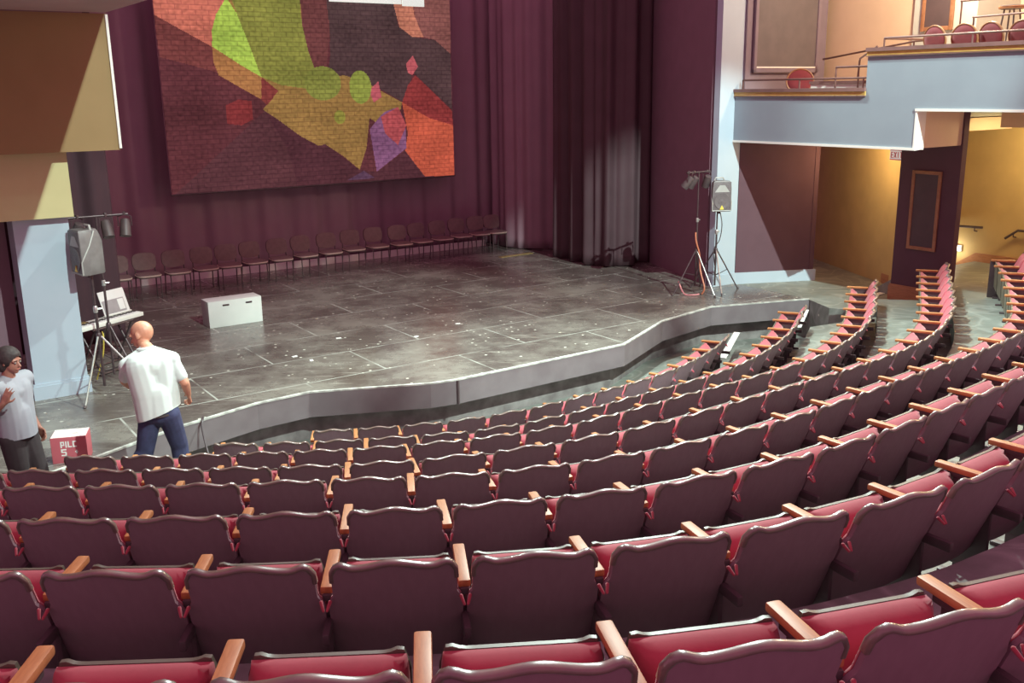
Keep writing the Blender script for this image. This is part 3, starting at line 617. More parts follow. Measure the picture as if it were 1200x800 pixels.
def screen():
    nx, nz = 420, 285; root = thing('projection_screen', ST((S0 + S1) / 2, 7.02, Z0), STANG, 'large projection screen showing an abstract orange, green and maroon image', 'screen')
    w2 = (S1 - S0) / 2; H = Z1 - Z0
    vs = [(-w2 + 2 * w2 * i / nx, -0.006, H * j / nz) for j in range(nz + 1) for i in range(nx + 1)]
    W = nx + 1; fs = [[j * W + i, j * W + i + 1, (j + 1) * W + i + 1, (j + 1) * W + i] for j in range(nz) for i in range(nx)]
    me = bpy.data.meshes.new('image'); me.from_pydata(vs, [], fs)
    ca = me.color_attributes.new('picture', 'FLOAT_COLOR', 'CORNER'); buf = []
    boxes = [(min(p[0] for p in P), max(p[0] for p in P), min(p[1] for p in P), max(p[1] for p in P)) for _, P in SCREEN_SHAPES]
    for j in range(nz):
        z = Z0 + H * (j + 0.5) / nz
        for i in range(nx):
            s = S0 + 2 * w2 * (i + 0.5) / nx; col = (96, 42, 50)
            for (c, P), b in zip(SCREEN_SHAPES, boxes):
                if b[0] <= s <= b[1] and b[2] <= z <= b[3] and inpoly(s, z, P): col = c
            for ex, ez, ea, eb, c in ELL:
                if ((s - ex) / ea) ** 2 + ((z - ez) / eb) ** 2 < 1: col = c
            k = 1.0 + 0.26 * noise.noise(Vector((s * 1.3, z * 1.3, 0))) + 0.34 * noise.noise(Vector((s * 13, z * 17, 3))) + 0.16 * noise.noise(Vector((0, z * 1.8, 7)))
            c = [max((v * 0.82 + d * 0.18) * k, 0) for v, d in zip(srgb(*col), srgb(92, 66, 60))]; buf += [c[0], c[1], c[2], 1.0] * 4
    ca.data.foreach_set('color', buf)
    m = bpy.data.materials.new('screen_image'); m.use_nodes = True; nt = m.node_tree; b = nt.nodes['Principled BSDF']
    at = nt.nodes.new('ShaderNodeVertexColor'); at.layer_name = 'picture'
    tc = nt.nodes.new('ShaderNodeTexCoord'); mp = nt.nodes.new('ShaderNodeMapping'); mp.inputs['Rotation'].default_value = (radians(-90), 0, 0)
    nt.links.new(tc.outputs['Object'], mp.inputs['Vector'])
    br = nt.nodes.new('ShaderNodeTexBrick'); br.inputs['Scale'].default_value = 1.0; br.inputs['Brick Width'].default_value = 0.27; br.inputs['Row Height'].default_value = 0.098
    br.inputs['Mortar Size'].default_value = 0.011; br.inputs['Mortar Smooth'].default_value = 0.4
    br.inputs['Color1'].default_value = (1.04, 1.04, 1.04, 1); br.inputs['Color2'].default_value = (0.86, 0.88, 0.90, 1); br.inputs['Mortar'].default_value = (0.70, 0.66, 0.74, 1)
    nt.links.new(mp.outputs['Vector'], br.inputs['Vector'])
    mx = nt.nodes.new('ShaderNodeMix'); mx.data_type = 'RGBA'; mx.blend_type = 'MULTIPLY'; mx.inputs[0].default_value = 1.0
    nt.links.new(at.outputs['Color'], mx.inputs[6]); nt.links.new(br.outputs['Color'], mx.inputs[7])
    nt.links.new(mx.outputs[2], b.inputs['Emission Color']); b.inputs['Emission Strength'].default_value = 0.96
    b.inputs['Base Color'].default_value = (0.01, 0.01, 0.01, 1); b.inputs['Roughness'].default_value = 0.9; b.inputs['Specular IOR Level'].default_value = 0.1
    me.materials.append(m); link('image', me, root)
    mb = MB(); mb.box((0, 0.02, H / 2), (2 * w2 + 0.03, 0.03, H + 0.02)); mb.build('backing', 'flat_black', root, smooth=False)
    mb = MB(); mb.tube([(-w2 - 0.02, 0.01, -0.015), (w2 + 0.02, 0.01, -0.015)], 0.018); mb.build('bottom_batten', 'iron', root)
screen()
hb = thing('hanging_panel', ST(2.15, 6.7, 6.47), STANG, 'white hanging panel, brightness added as glow, overlapping the top of the projection screen', 'panel')
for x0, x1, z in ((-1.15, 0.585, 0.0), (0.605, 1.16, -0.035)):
    mb = MB(); mb.box(((x0 + x1) / 2, 0, z + 0.45), (x1 - x0, 0.03, 0.9), bev=0.006); mb.build('leaf', 'panel_added_glow', hb)
mb = MB()
for x in (-1.0, 1.0): mb.tube([(x, 0.0, 0.9), (x, 0.0, 2.6)], 0.006, 6)
mb.build('cable', 'iron', hb)

# ================================================================== THEATRE SEATS
SW = 0.56
def top_profile(t):
    a = abs(t)
    z = 0.750 + 0.034 * math.exp(-(t / 0.40) ** 2) + 0.017 * math.exp(-((a - 0.84) / 0.12) ** 2)
    if a > 0.86: z -= 0.050 * (1 - sqrt(max(0, 1 - ((a - 0.86) / 0.14) ** 2)))
    return z
def side_x(z, hw):   # upper back narrower with a step out below armrest level
    k = min(1, max(0, (z - 0.555) / 0.05)); k = k * k * (3 - 2 * k)
    return hw * (1.0 - 0.085 * k) * (0.97 + 0.03 * min(1, z / 0.5))
def shell_y(x, z):   # leaning back, wrapping round the sitter
    return -0.150 - 0.40 * (z - 0.77) + 0.12 * x * x / 0.25
def make_seat():
    root = thing('theatre_seat', (0, 0, 0), 0, 'x', 'theatre seat', 'red tip-up seats in the curved rows')
    hw = 0.272; zb = 0.20
    def P(u, v, dy, shrink=0.0, zt=0.0, z0=zb):
        t = 2 * u - 1; zt_ = top_profile(t) + zt; z = z0 + (zt_ - z0) * v
        x = t * (side_x(z, hw) - shrink); return (x, shell_y(x, z) + dy, z)
    mb = MB(); mb.slab(lambda u, v: P(u, v, 0.0), lambda u, v: P(u, v, 0.022), 24, 20); mb.build('back_shell', 'seat_shell', root, ang=50)
    mb = MB(); pts = []
    for i in range(29):
        t = -0.99 + 1.98 * i / 28; x = t * hw * 0.915; z = top_profile(t); pts.append((x, shell_y(x, z) + 0.012, z + 0.002))
    pts = [(-0.248, shell_y(0.248, 0.68) + 0.012, 0.68)] + pts + [(0.248, shell_y(0.248, 0.68) + 0.012, 0.68)]
    n = len(pts); sg = 12; vs = []
    for q, p in enumerate(pts):
        a, b = pts[max(q - 1, 0)], pts[min(q + 1, n - 1)]; dx, dz = b[0] - a[0], b[2] - a[2]; L = sqrt(dx * dx + dz * dz); nx, nz = -dz / L, dx / L
        for k in range(sg):
            c, d = cos(2 * pi * k / sg), sin(2 * pi * k / sg); c = math.copysign(abs(c) ** 0.6, c); d = math.copysign(abs(d) ** 0.55, d)
            vs.append((p[0] + nx * d * 0.010, p[1] + c * 0.0165, p[2] + nz * d * 0.010 + 0.002 * c))
    fs = [[q * sg + k, q * sg + (k + 1) % sg, (q + 1) * sg + (k + 1) % sg, (q + 1) * sg + k] for q in range(n - 1) for k in range(sg)]
    mb.add(vs, fs + [list(range(sg))[::-1], list(range((n - 1) * sg, n * sg))])
    mb.build('back_rim', 'rim_gloss', root, ang=70)
    mb = MB()
    def fr(u, v):
        x, y, z = P(u, v, 0.0, -0.002, -0.022, 0.34); e = min(u, 1 - u) * 2; e2 = min(v, 1 - v) * 2
        puff = 0.030 + 0.040 * (1 - (1 - min(1, e * 3)) ** 2) * (1 - (1 - min(1, e2 * 3)) ** 2); return (x, y + puff, z)
    mb.slab(lambda u, v: P(u, v, 0.0225, -0.002, -0.022, 0.34), fr, 14, 16); mb.build('back_cushion', 'velvet_red', root, ang=70)
    # seat tipped up: cushion faces the back, metal pan faces the stage
    cz = 0.205
    def cush(u, v, side):
        x = (2 * u - 1) * 0.232; z = cz + 0.385 * v; ex = 1 - (1 - min(1, min(u, 1 - u) * 7)) ** 2; ez = 1 - (1 - min(1, min(v, 1 - v) * 5)) ** 2
        lean = 0.12 * (z - 0.4); y0 = 0.262 - lean * -0.35
        if side: return (x * (0.965 + 0.035 * ez), y0, z)
        return (x * (0.94 + 0.06 * ez), y0 - 0.035 - 0.075 * min(ex, 1) * ez, z + (0.012 * ez * 0))
    mb = MB(); mb.slab(lambda u, v: cush(u, v, 1), lambda u, v: cush(u, v, 0), 14, 12); mb.build('seat_cushion', 'velvet_red', root, ang=80)
    mb = MB()
    def pan(u, v, d):
        x = (2 * u - 1) * 0.236; c = abs(2 * u - 1); z = cz - 0.005 + (0.392 + 0.012 * math.exp(-((c - 0.86) / 0.10) ** 2) - 0.05 * max(0, c - 0.93) / 0.07) * v
        return (x, 0.262 + 0.042 * (z - 0.4) + d, z)
    mb.slab(lambda u, v: pan(u, v, 0.002), lambda u, v: pan(u, v, 0.020), 24, 4); mb.build('seat_pan', 'pan_metal', root, ang=50)
    return root
def arm_mesh():
    mb = MB(); mb.box((0, 0.17, 0.604), (0.052, 0.345, 0.032), bev=0.009); return mb.mesh('armrest', ['arm_wood'])
def standard_mesh():
    mb = MB()
    mb.box((0, 0.13, 0.33), (0.024, 0.22, 0.50), bev=0.008); mb.box((0, 0.13, 0.575), (0.036, 0.29, 0.03), bev=0.008)
    mb.box((0, 0.12, 0.05), (0.028, 0.15, 0.10), bev=0.008); mb.box((0, 0.12, 0.012), (0.055, 0.30, 0.024), bev=0.006)
    mb.box((0, -0.05, 0.45), (0.03, 0.16, 0.05), bev=0.01); return mb.mesh('standard', ['iron'])
def bracket_mesh():
    mb = MB()
    for x in (-0.018, 0.018): mb.cap((x, -0.055, 0.580), 0.008, (x * 0.4, -0.082, 0.556), 0.006, 8, 3)
    return mb.mesh('hinge_bracket', ['velvet_red'])
ARM, STD, BRK = arm_mesh(), standard_mesh(), bracket_mesh()
proto = make_seat(); used = False
ROWNAME = {'A': 'nearest row', 'B': 'second row from the camera', 'C': 'third row from the camera', 'D': 'fourth row from the camera', 'E': 'fourth row from the stage', 'F': 'third row from the stage', 'G': 'second row from the stage', 'H': 'front row by the stage'}
ENDS = {'D': 'right', 'E': 'both', 'F': 'both', 'G': 'both', 'H': 'both'}
# seats as counted in the frame: how many of each row start left of it
for k in 'HGFEDCBA':
    P = ROWS[k]; n = len(P) - 1
    for i in range(n):
        a, b = Vector((*P[i], 0)), Vector((*P[i + 1], 0)); d = b - a; mid = (a + b) / 2; rz = atan2(d.y, d.x); wdt = d.length
        label = 'red tip-up theatre seat, %s from the left in the %s' % (ORD[i + 1], ROWNAME[k])
        loc = (mid.x, mid.y, TIER[k]); sc = (wdt / SW, 1, 1)
        if not used:
            s = proto; used = True; s.location = loc; s.rotation_euler = (0, 0, rz); s.scale = sc; s['label'] = label
        else: s = dup(proto, loc, rz, label, None, sc)
        s['_row'] = k; s['_i'] = i
# armrests and standards belong to the seat on their right; the last seat of a row carries both
for s in [o for o in C.objects if o.name.startswith('theatre_seat') and '_row' in o]:
    k, i = s['_row'], s['_i']; n = len(ROWS[k]) - 1
    xs = [-SW / 2] + ([SW / 2] if i == n - 1 else [])
    for x in xs:
        for nm, me in (('armrest', ARM), ('standard', STD), ('hinge_bracket', BRK)):
            c = link(nm, me, s); c.location = (x, 0, 0)
    if k in ENDS and (i == n - 1 or (i == 0 and ENDS[k] == 'both')):
        pass
    del s['_row'], s['_i']
# dark end panel on the aisle end of the fourth row
last = [o for o in C.objects if o.get('label', '').startswith('red tip-up theatre seat, twenty-ninth from the left in the fourth')]
for s in last:
    mb = MB(); mb.box((SW / 2 + 0.035, 0.14, 0.31), (0.03, 0.42, 0.60), bev=0.012); mb.build('aisle_panel', 'iron', s)

# white nosing strips on the steps at the row ends
def nosing(a, b, z, label):
    a, b = Vector((*a, 0)), Vector((*b, 0)); m = (a + b) / 2; d = b - a
    mb = MB(); mb.box((0, 0, 0.006), (d.length, 0.11, 0.012), bev=0.003)
    o = mb.build('step_nosing', 'nosing_white'); o.location = (m.x, m.y, z); o.rotation_euler = (0, 0, atan2(d.y, d.x)); tag(o, label, 'step nosing')
nosing((5.36, 17.40), (4.83, 16.06), 0.64, 'white step nosing at the right end of the second row from the stage')
nosing((4.04, 17.05), (3.42, 15.34), 0.32, 'white step nosing at the right end of the front row')
nosing((6.62, 17.86), (7.22, 18.48), 0.735, 'white floor strip leading to the foot of the dark column')

# ================================================================== THINGS ON STAGE
def stage_chair():
    root = thing('stage_chair', (0, 0, 0), 0, 'x', 'chair', 'black padded chairs lined up at the back of the stage')
    mb = MB()
    def sh(u, v, d):
        x = 2 * u - 1; y = 2 * v - 1; r = 0.22; k = 1 / max(1, (abs(x) ** 4 + abs(y) ** 4) ** 0.25) if True else 1
        return (x * k * r, -0.02 + y * k * r, 0.445 + d * (1 + 0.4 * (1 - max(abs(x), abs(y)))))
    mb.slab(lambda u, v: sh(u, v, -0.02), lambda u, v: sh(u, v, 0.035), 12, 12); mb.build('seat_pad', 'chair_fabric', root, ang=60)
    mb = MB(); pts = [(0.222 * (abs(cos(q)) ** 0.5) * (1 if cos(q) > 0 else -1), -0.02 + 0.222 * (abs(sin(q)) ** 0.5) * (1 if sin(q) > 0 else -1), 0.455) for q in [2 * pi * i / 32 for i in range(33)]]
    mb.tube(pts, 0.012, 6); mb.build('seat_lit_edge', 'painted_edge_light', root)  # pale ring paints the light caught along the seat's edge
    mb = MB()
    def bk(u, v, d):
        x = 2 * u - 1; y = 2 * v - 1; k = 1 / max(1, (abs(x) ** 3.4 + abs(y) ** 3.4) ** (1 / 3.4)); X = x * k * 0.225; Z = 0.69 + y * k * 0.165
        return (X, 0.215 + 0.16 * (Z - 0.52) - 0.5 * X * X * -1 + d * (1 + 0.5 * (1 - max(abs(x), abs(y)))) - 0.03, Z)
    mb.slab(lambda u, v: bk(u, v, 0.02), lambda u, v: bk(u, v, -0.022), 12, 12); mb.build('backrest', 'chair_fabric', root, ang=60)
    for sx in (-1, 1):
        mb = MB(); mb.tube([(sx * 0.19, -0.20, 0.0), (sx * 0.19, -0.185, 0.43)], 0.012, 8); mb.build('leg', 'chair_metal', root)
        mb = MB(); mb.tube([(sx * 0.20, 0.25, 0.0), (sx * 0.19, 0.19, 0.45), (sx * 0.185, 0.215, 0.62), (sx * 0.17, 0.245, 0.74)], 0.012, 8); mb.build('leg', 'chair_metal', root)
    mb = MB(); mb.tube([(-0.19, -0.185, 0.42), (0.19, -0.185, 0.42), (0.19, 0.19, 0.42), (-0.19, 0.19, 0.42), (-0.19, -0.185, 0.42)], 0.011, 6); mb.build('seat_frame', 'chair_metal', root)
    return root
XS = [-4.55, -4.05, -3.50, -2.93, -2.36, -1.86, -1.30, -0.72, -0.12, 0.48, 1.08, 1.68, 2.28, 2.84, 3.42, 4.0, 4.55, 5.02]
pc = stage_chair()
for i, x in enumerate(XS):
    t = 6.02 + 0.075 * (x + 2.2) + random.uniform(-0.05, 0.05); rz = STANG + random.uniform(-0.09, 0.09)
    lb = 'black padded stage chair, %s from the left in the upstage row' % ORD[i + 1]
    if i == 0: pc.location = ST(x, t, STAGE_Z); pc.rotation_euler = (0, 0, rz); pc['label'] = lb
    else: dup(pc, ST(x, t, STAGE_Z), rz, lb)

# white box with two hand slots
wb = thing('wooden_crate', (-4.725, 16.40, STAGE_Z), atan2(0.52, 0.77), 'white painted box with two hand slots standing on the stage floor', 'box')
wb.location = Vector((-4.725, 16.40, STAGE_Z)) + Vector((-0.56, 0.828, 0)) * 0.0
mb = MB(); mb.box((0, 0.19, 0.225), (0.93, 0.38, 0.45), bev=0.006); mb.build('body', 'box_white', wb)
for x in (-0.16, 0.24):
    mb = MB(); mb.box((x, -0.001, 0.37), (0.115, 0.02, 0.028), bev=0.008); mb.build('hand_slot', 'slot_black', wb)

# loudspeakers and lighting stands
def tripod(o, r, hub, hz, feet_ang, col, rr=0.013, leg_mats=None):
    for i, a in enumerate(feet_ang):
        f = (r * cos(a), r * sin(a), 0.012); m = (leg_mats or [col] * 3)[i]
        mb = MB(); mb.tube([(0.03 * cos(a), 0.03 * sin(a), hub), f], rr, 8); lg = mb.build('leg', m, o)
        mb = MB(); mb.cap((f[0], f[1], 0.02), 0.020, (f[0] * 1.03, f[1] * 1.03, 0.014), 0.014, 10, 3); mb.build('rubber_foot', 'can_black', lg)
        mb = MB(); mb.tube([(0.025 * cos(a), 0.025 * sin(a), hz), (f[0] * 0.5, f[1] * 0.5, hub * 0.5 + 0.006)], rr * 0.6, 6); mb.build('brace', col, o)
    mb = MB(); mb.lathe([(0.032, hub - 0.06), (0.036, hub - 0.02), (0.036, hub + 0.03), (0.026, hub + 0.05)], seg=14); mb.build('hub', 'stand_dark', o)
def speaker_stand(loc, rz, top, ang, label, mats=None, r=0.55):
    o = thing('speaker_stand', loc, rz, label, 'speaker stand'); hub = 0.78
    mb = MB(); mb.tube([(0, 0, 0.10), (0, 0, hub + 0.35)], 0.019, 12); mb.build('lower_tube', 'stand_dark', o)
    mb = MB(); mb.tube([(0, 0, hub + 0.3), (0, 0, top)], 0.0155, 12); mb.build('upper_tube', 'stand_dark', o)
    mb = MB(); mb.lathe([(0.026, hub + 0.32), (0.030, hub + 0.34), (0.030, hub + 0.39), (0.022, hub + 0.41)], seg=14); k = mb.build('clamp_collar', 'stand_silver', o)
    mb = MB(); mb.tube([(0.02, 0, hub + 0.365), (0.075, 0, hub + 0.365)], 0.010, 8); mb.build('knob', 'stand_silver', k)
    tripod(o, r, hub, 0.30, ang, 'stand_dark', 0.013, mats); return o
def speaker(loc, rz, label, tilt=0):
    o = thing('loudspeaker', loc, rz, label, 'loudspeaker'); H = 0.58
    # trapezoid cabinet: wide baffle in front (-y), narrow back
    def sec(z):
        k = z / H; f = 0.185 - 0.03 * max(0, k - 0.82) / 0.18; b = 0.10 - 0.02 * max(0, k - 0.82) / 0.18
        y0 = -0.15; y1 = 0.17 - 0.05 * max(0, k - 0.75) / 0.25
        return [(-f, y0), (-f * 1.0, y0 + 0.07), (-b, y1 - 0.02), (-b + 0.02, y1), (b - 0.02, y1), (b, y1 - 0.02), (f, y0 + 0.07), (f, y0)]
    mb = MB(); zs = [0, 0.015, 0.2, 0.42, 0.5, 0.56, H]; vs = []; 
    for i, z in enumerate(zs):
        sh = 0.93 if i in (0, len(zs) - 1) else 1.0
        vs += [(x * sh, y * sh + (0.03 if i == len(zs) - 1 else 0) * 0, z) for x, y in sec(z)]
    fs = [list(range(8))[::-1], list(range(8 * (len(zs) - 1), 8 * len(zs)))]
    for i in range(len(zs) - 1):
        for k in range(8): fs.append([i * 8 + k, i * 8 + (k + 1) % 8, (i + 1) * 8 + (k + 1) % 8, (i + 1) * 8 + k])
    mb.add(vs, fs); mb.build('cabinet', 'speaker_grey', o, ang=40)
    mb = MB(); mb.box((0, -0.150, 0.285), (0.352, 0.014, 0.55), bev=0.006); mb.build('baffle', 'grille', o)
    R = Matrix.Rotation(radians(90), 3, 'X')
    mb = MB(); mb.lathe([(0.150, 0.0), (0.156, 0.006), (0.150, 0.012), (0.135, 0.010), (0.06, -0.002), (0.03, 0.002), (0.001, 0.006)], (0, -0.156, 0.20), R, 28); mb.build('woofer', 'grille', o)
    mb = MB(); mb.add([(-0.145, -0.159, 0.37), (0.145, -0.159, 0.37), (0.05, -0.159, 0.50), (-0.05, -0.159, 0.50), (-0.145, -0.152, 0.37), (0.145, -0.152, 0.37), (0.05, -0.152, 0.50), (-0.05, -0.152, 0.50)],
                      [[0, 1, 2, 3], [7, 6, 5, 4], [0, 4, 5, 1], [1, 5, 6, 2], [2, 6, 7, 3], [3, 7, 4, 0]]); mb.build('horn', 'speaker_light', o, smooth=False)
    mb = MB(); mb.add([(-0.042, -0.170, 0.045), (0.042, -0.170, 0.045), (0, -0.170, 0.125), (-0.042, -0.155, 0.045), (0.042, -0.155, 0.045), (0, -0.155, 0.125)],
                      [[0, 1, 2], [5, 4, 3], [0, 3, 4, 1], [1, 4, 5, 2], [2, 5, 3, 0]]); mb.build('logo', 'logo_yellow', o, smooth=False)
    mb = MB()
    for sx in (-1, 1):
        mb.tube([(sx * 0.186, -0.155, 0.02), (sx * 0.188, -0.155, 0.18), (sx * 0.188, -0.11, 0.26), (sx * 0.165, -0.03, 0.38), (sx * 0.14, 0.03, 0.50), (sx * 0.12, 0.06, 0.56)], 0.010, 8)
    mb.tube([(-0.186, -0.155, 0.02), (0.186, -0.155, 0.02)], 0.010, 8); mb.build('side_trim', 'speaker_light', o)
    mb = MB(); mb.tube([(-0.10, 0.03, 0.565), (-0.075, 0.03, 0.625), (0.075, 0.03, 0.625), (0.10, 0.03, 0.565)], 0.016, 8); mb.build('handle', 'speaker_light', o)
    mb = MB(); mb.lathe([(0.034, -0.05), (0.034, 0.0), (0.024, 0.0)], (0, 0.0, 0.0), None, 14); mb.build('pole_cup', 'stand_dark', o)
    return o
def par_can(loc, yaw, pitch, label):
    o = thing('stage_lamp', loc, yaw, label, 'stage lamp'); R = Matrix.Rotation(pitch, 3, 'X')
    mb = MB(); mb.lathe([(0.03, 0.10), (0.055, 0.09), (0.068, 0.03), (0.072, -0.12), (0.076, -0.12), (0.076, -0.14), (0.068, -0.14)], (0, 0, -0.16), R, 18); mb.build('housing', 'can_black', o)
    mb = MB(); mb.lathe([(0.066, -0.132), (0.066, -0.125)], (0, 0, -0.16), R, 18); mb.build('lens', 'lamp_lens', o)
    mb = MB(); mb.tube([(-0.085, 0, -0.16), (-0.085, 0, -0.03), (0, 0, -0.005), (0.085, 0, -0.03), (0.085, 0, -0.16)], 0.008, 6)
    mb.box((0, 0, 0.01), (0.035, 0.05, 0.05), bev=0.008); mb.build('yoke', 'stand_dark', o)
    return o
def light_stand(loc, rz, top, bar, ang, label, mats=None, r=0.55, baroff=0.0):
    o = thing('light_stand', loc, rz, label, 'light stand'); hub = 0.80
    mb = MB(); mb.tube([(0, 0, 0.12), (0, 0, 1.42)], 0.017, 12); mb.build('lower_tube', 'stand_dark', o)
    mb = MB(); mb.tube([(0, 0, 1.38), (0, 0, top)], 0.013, 12); mb.build('upper_tube', 'stand_dark', o)
    mb = MB(); mb.lathe([(0.022, 1.36), (0.028, 1.37), (0.028, 1.43), (0.019, 1.44)], seg=14); mb.tube([(0.02, 0, 1.4), (0.07, 0, 1.4)], 0.010, 8); mb.build('clamp_collar', 'stand_silver', o)
    mb = MB(); mb.tube([(-bar / 2 + baroff, 0, top), (bar / 2 + baroff, 0, top)], 0.017, 10); mb.build('cross_bar', 'stand_dark', o)
    tripod(o, r, hub, 0.34, ang, 'stand_dark', 0.012, mats); return o
A0 = STANG
# right pair
light_stand((3.56, 18.62, STAGE_Z), A0, 2.30, 0.62, [radians(180), radians(-95), radians(35)], 'black tripod light stand beside the pale-folded side curtain at stage right', ['stand_dark', 'stand_silver', 'stand_dark'], 0.58)
speaker_stand((3.97, 18.78, STAGE_Z), A0, 1.60, [radians(-18), radians(-120), radians(110)], 'black tripod speaker stand in front of the right grey pier', ['stand_dark', 'stand_silver', 'stand_dark'], 0.50)
speaker((3.99, 18.76, STAGE_Z + 1.55), radians(8), 'loudspeaker facing the seats on a tripod by the right pier')
b = Vector((3.56, 18.62, STAGE_Z + 2.30))
par_can(b + E1 * -0.26, A0 + 0.7, radians(38), 'leftmost small stage lamp on the bar of the right light stand')
par_can(b + E1 * -0.13, A0 + 0.4, radians(34), 'middle small stage lamp on the bar of the right light stand')
par_can(b + E1 * 0.22, A0 - 0.3, radians(28), 'stage lamp hanging above the right loudspeaker')
# left pair
lb_ = Vector((-5.50, 13.02, STAGE_Z))
light_stand(lb_, A0, 2.30, 0.78, [radians(-60), radians(60), radians(118)], 'black tripod light stand behind the left loudspeaker', ['stand_dark', 'stand_dark', 'stand_dark'], 0.5, 0.02)
speaker_stand((-5.44, 12.53, STAGE_Z), A0, 1.66, [radians(236), radians(-32), radians(95)], 'tripod speaker stand with bright legs beside the left pier', ['stand_silver', 'stand_silver', 'stand_dark'], 0.66)
speaker((-5.45, 12.52, STAGE_Z + 1.62), radians(-46), 'grey loudspeaker turned sideways on a tripod by the left pier')
b = lb_ + Vector((0, 0, 2.30)); 
par_can(b + E1 * 0.36, A0 - 0.4, radians(-20), 'rightmost stage lamp on the bar of the left light stand')
par_can(b + E1 * -0.24, A0 + 0.5, radians(25), 'leftmost stage lamp on the bar of the left light stand')
par_can(b + E1 * 0.12, A0 + 0.1, radians(-25), 'stage lamp hanging just above the left loudspeaker')

def cable(name, pts, r, m, label):
    # smooth the way points once
    P = [Vector(p) for p in pts]; Q = [P[0]]
    for i in range(len(P) - 1):
        a, b2 = P[i], P[i + 1]; p0 = P[max(i - 1, 0)]; p3 = P[min(i + 2, len(P) - 1)]
        for k in range(1, 7):
            u = k / 6; Q.append(0.5 * ((2 * a) + (b2 - p0) * u + (2 * p0 - 5 * a + 4 * b2 - p3) * u * u + (3 * a - p0 - 3 * b2 + p3) * u ** 3))
    mb = MB(); mb.tube(Q, r, 6); return tag(mb.build(name, m), label, 'cable')
x, y = 3.56, 18.62
cable('cable', [(x - 0.03, y - 0.03, 1.92), (x - 0.02, y - 0.05, 1.75), (x + 0.05, y - 0.06, 1.5), (x + 0.06, y - 0.16, 1.2), (x + 0.12, y - 0.30, 0.9), (x + 0.08, y - 0.28, 0.765)], 0.016, 'cable_orange', 'orange cable wound down the right light stand')
cable('cable', [(x - 0.28, y - 0.20, 0.80), (x - 0.34, y - 0.10, 0.98), (x - 0.26, y - 0.28, 0.78), (x - 0.10, y - 0.36, 0.77), (x + 0.02, y - 0.3, 0.77)], 0.016, 'cable_pink', 'pink cable coiled at the foot of the right light stand')
cable('cable', [(4.0, 18.72, 2.32), (4.05, 18.70, 2.05), (4.02, 18.72, 1.75), (3.92, 18.74, 1.55), (3.96, 18.74, 1.2)], 0.009, 'cable_black', 'black cable hanging below the right loudspeaker')
cable('cable', [(-3.80, 11.42, 0.765), (-3.77, 11.30, 0.77), (-3.76, 11.22, 0.70), (-3.70, 11.12, 0.50), (-3.60, 10.98, 0.28), (-3.50, 10.90, 0.10), (-3.40, 10.9, 0.015)], 0.013, 'cable_black', 'dark cable drooping over the stage edge behind the walking man')
cable('cable', [(-5.60, 13.02, 1.47), (-5.56, 12.95, 1.42), (-5.58, 12.93, 1.2), (-5.66, 12.95, 0.98), (-5.74, 13.0, 0.80)], 0.010, 'cable_yellow', 'yellow cable hanging from the left end of the keyboard')

# keyboard on an X stand, with a music desk
K0, K1 = ST(-5.86, 0.72), ST(-4.84, 1.34); kd = (K1 - K0).normalized(); kr = atan2(kd.y, kd.x); kc = (K0 + K1) / 2; KL = (K1 - K0).length
ks = thing('keyboard_stand', (kc.x, kc.y, STAGE_Z), kr, 'black X shaped stand under the white keyboard', 'keyboard stand')
for sx in (-1, 1):
    for sy in (-1, 1):
        mb = MB(); mb.tube([(sx * 0.34, sy * 0.20, 0.02), (sx * 0.34, -sy * 0.16, 0.655)], 0.015, 8); mb.build('leg', 'stand_dark', ks)
for yy, z in ((-0.16, 0.66), (0.16, 0.66), (-0.2, 0.02), (0.2, 0.02)):
    mb = MB(); mb.tube([(-0.38, yy, z), (0.38, yy, z)], 0.013, 8); mb.build('cross_bar', 'stand_dark', ks)
kb = thing('keyboard', (kc.x, kc.y, STAGE_Z + 0.675), kr, 'white electronic keyboard behind the left loudspeaker stand', 'keyboard')
mb = MB(); mb.box((0, 0, 0.03), (KL, 0.30, 0.06), bev=0.012); mb.build('body', 'key_white', kb)
mb = MB(); n = 45
for i in range(n):
    mb.box((-KL / 2 + 0.06 + (KL - 0.12) * (i + 0.5) / n, -0.075, 0.064), ((KL - 0.12) / n * 0.92, 0.13, 0.016), bev=0.002)
mb.build('white_keys', 'paper_white', kb)
mb = MB()
for i in range(n):
    if i % 7 in (0, 1, 3, 4, 5): mb.box((-KL / 2 + 0.06 + (KL - 0.12) * (i + 1) / n, -0.045, 0.074), (0.011, 0.075, 0.014), bev=0.002)
mb.build('black_keys', 'key_black', kb)
mb = MB(); mb.box((-0.42, 0.09, 0.064), (0.34, 0.10, 0.012), bev=0.004); mb.build('control_panel', 'brass', kb)
T = Matrix.Rotation(radians(-18), 4, 'X')
md_ = thing('music_desk', (kc.x + kd.x * 0.22, kc.y + kd.y * 0.22, STAGE_Z + 0.737), kr, 'pale music desk with sheets standing on the keyboard', 'music desk')
mb = MB(); mb.box(None, (0.48, 0.012, 0.36), bev=0.004, mtx=Matrix.Translation((0.10, 0.13, 0.18)) @ T); mb.build('desk', 'paper_white', md_)
mb = MB(); mb.box(None, (0.40, 0.006, 0.20), bev=0.002, mtx=Matrix.Translation((0.10, 0.13, 0.18)) @ T @ Matrix.Translation((-0.02, -0.010, -0.06))); mb.build('sheet', 'paper_grey', md_)
mb = MB(); mb.box(None, (0.11, 0.006, 0.16), bev=0.002, mtx=Matrix.Translation((0.10, 0.13, 0.18)) @ T @ Matrix.Translation((0.11, -0.015, -0.055))); mb.build('sheet', 'paper_white', md_)
mb = MB(); mb.box(None, (0.50, 0.05, 0.012), bev=0.003, mtx=Matrix.Translation((0.10, 0.075, 0.012))); mb.build('ledge', 'key_white', md_)
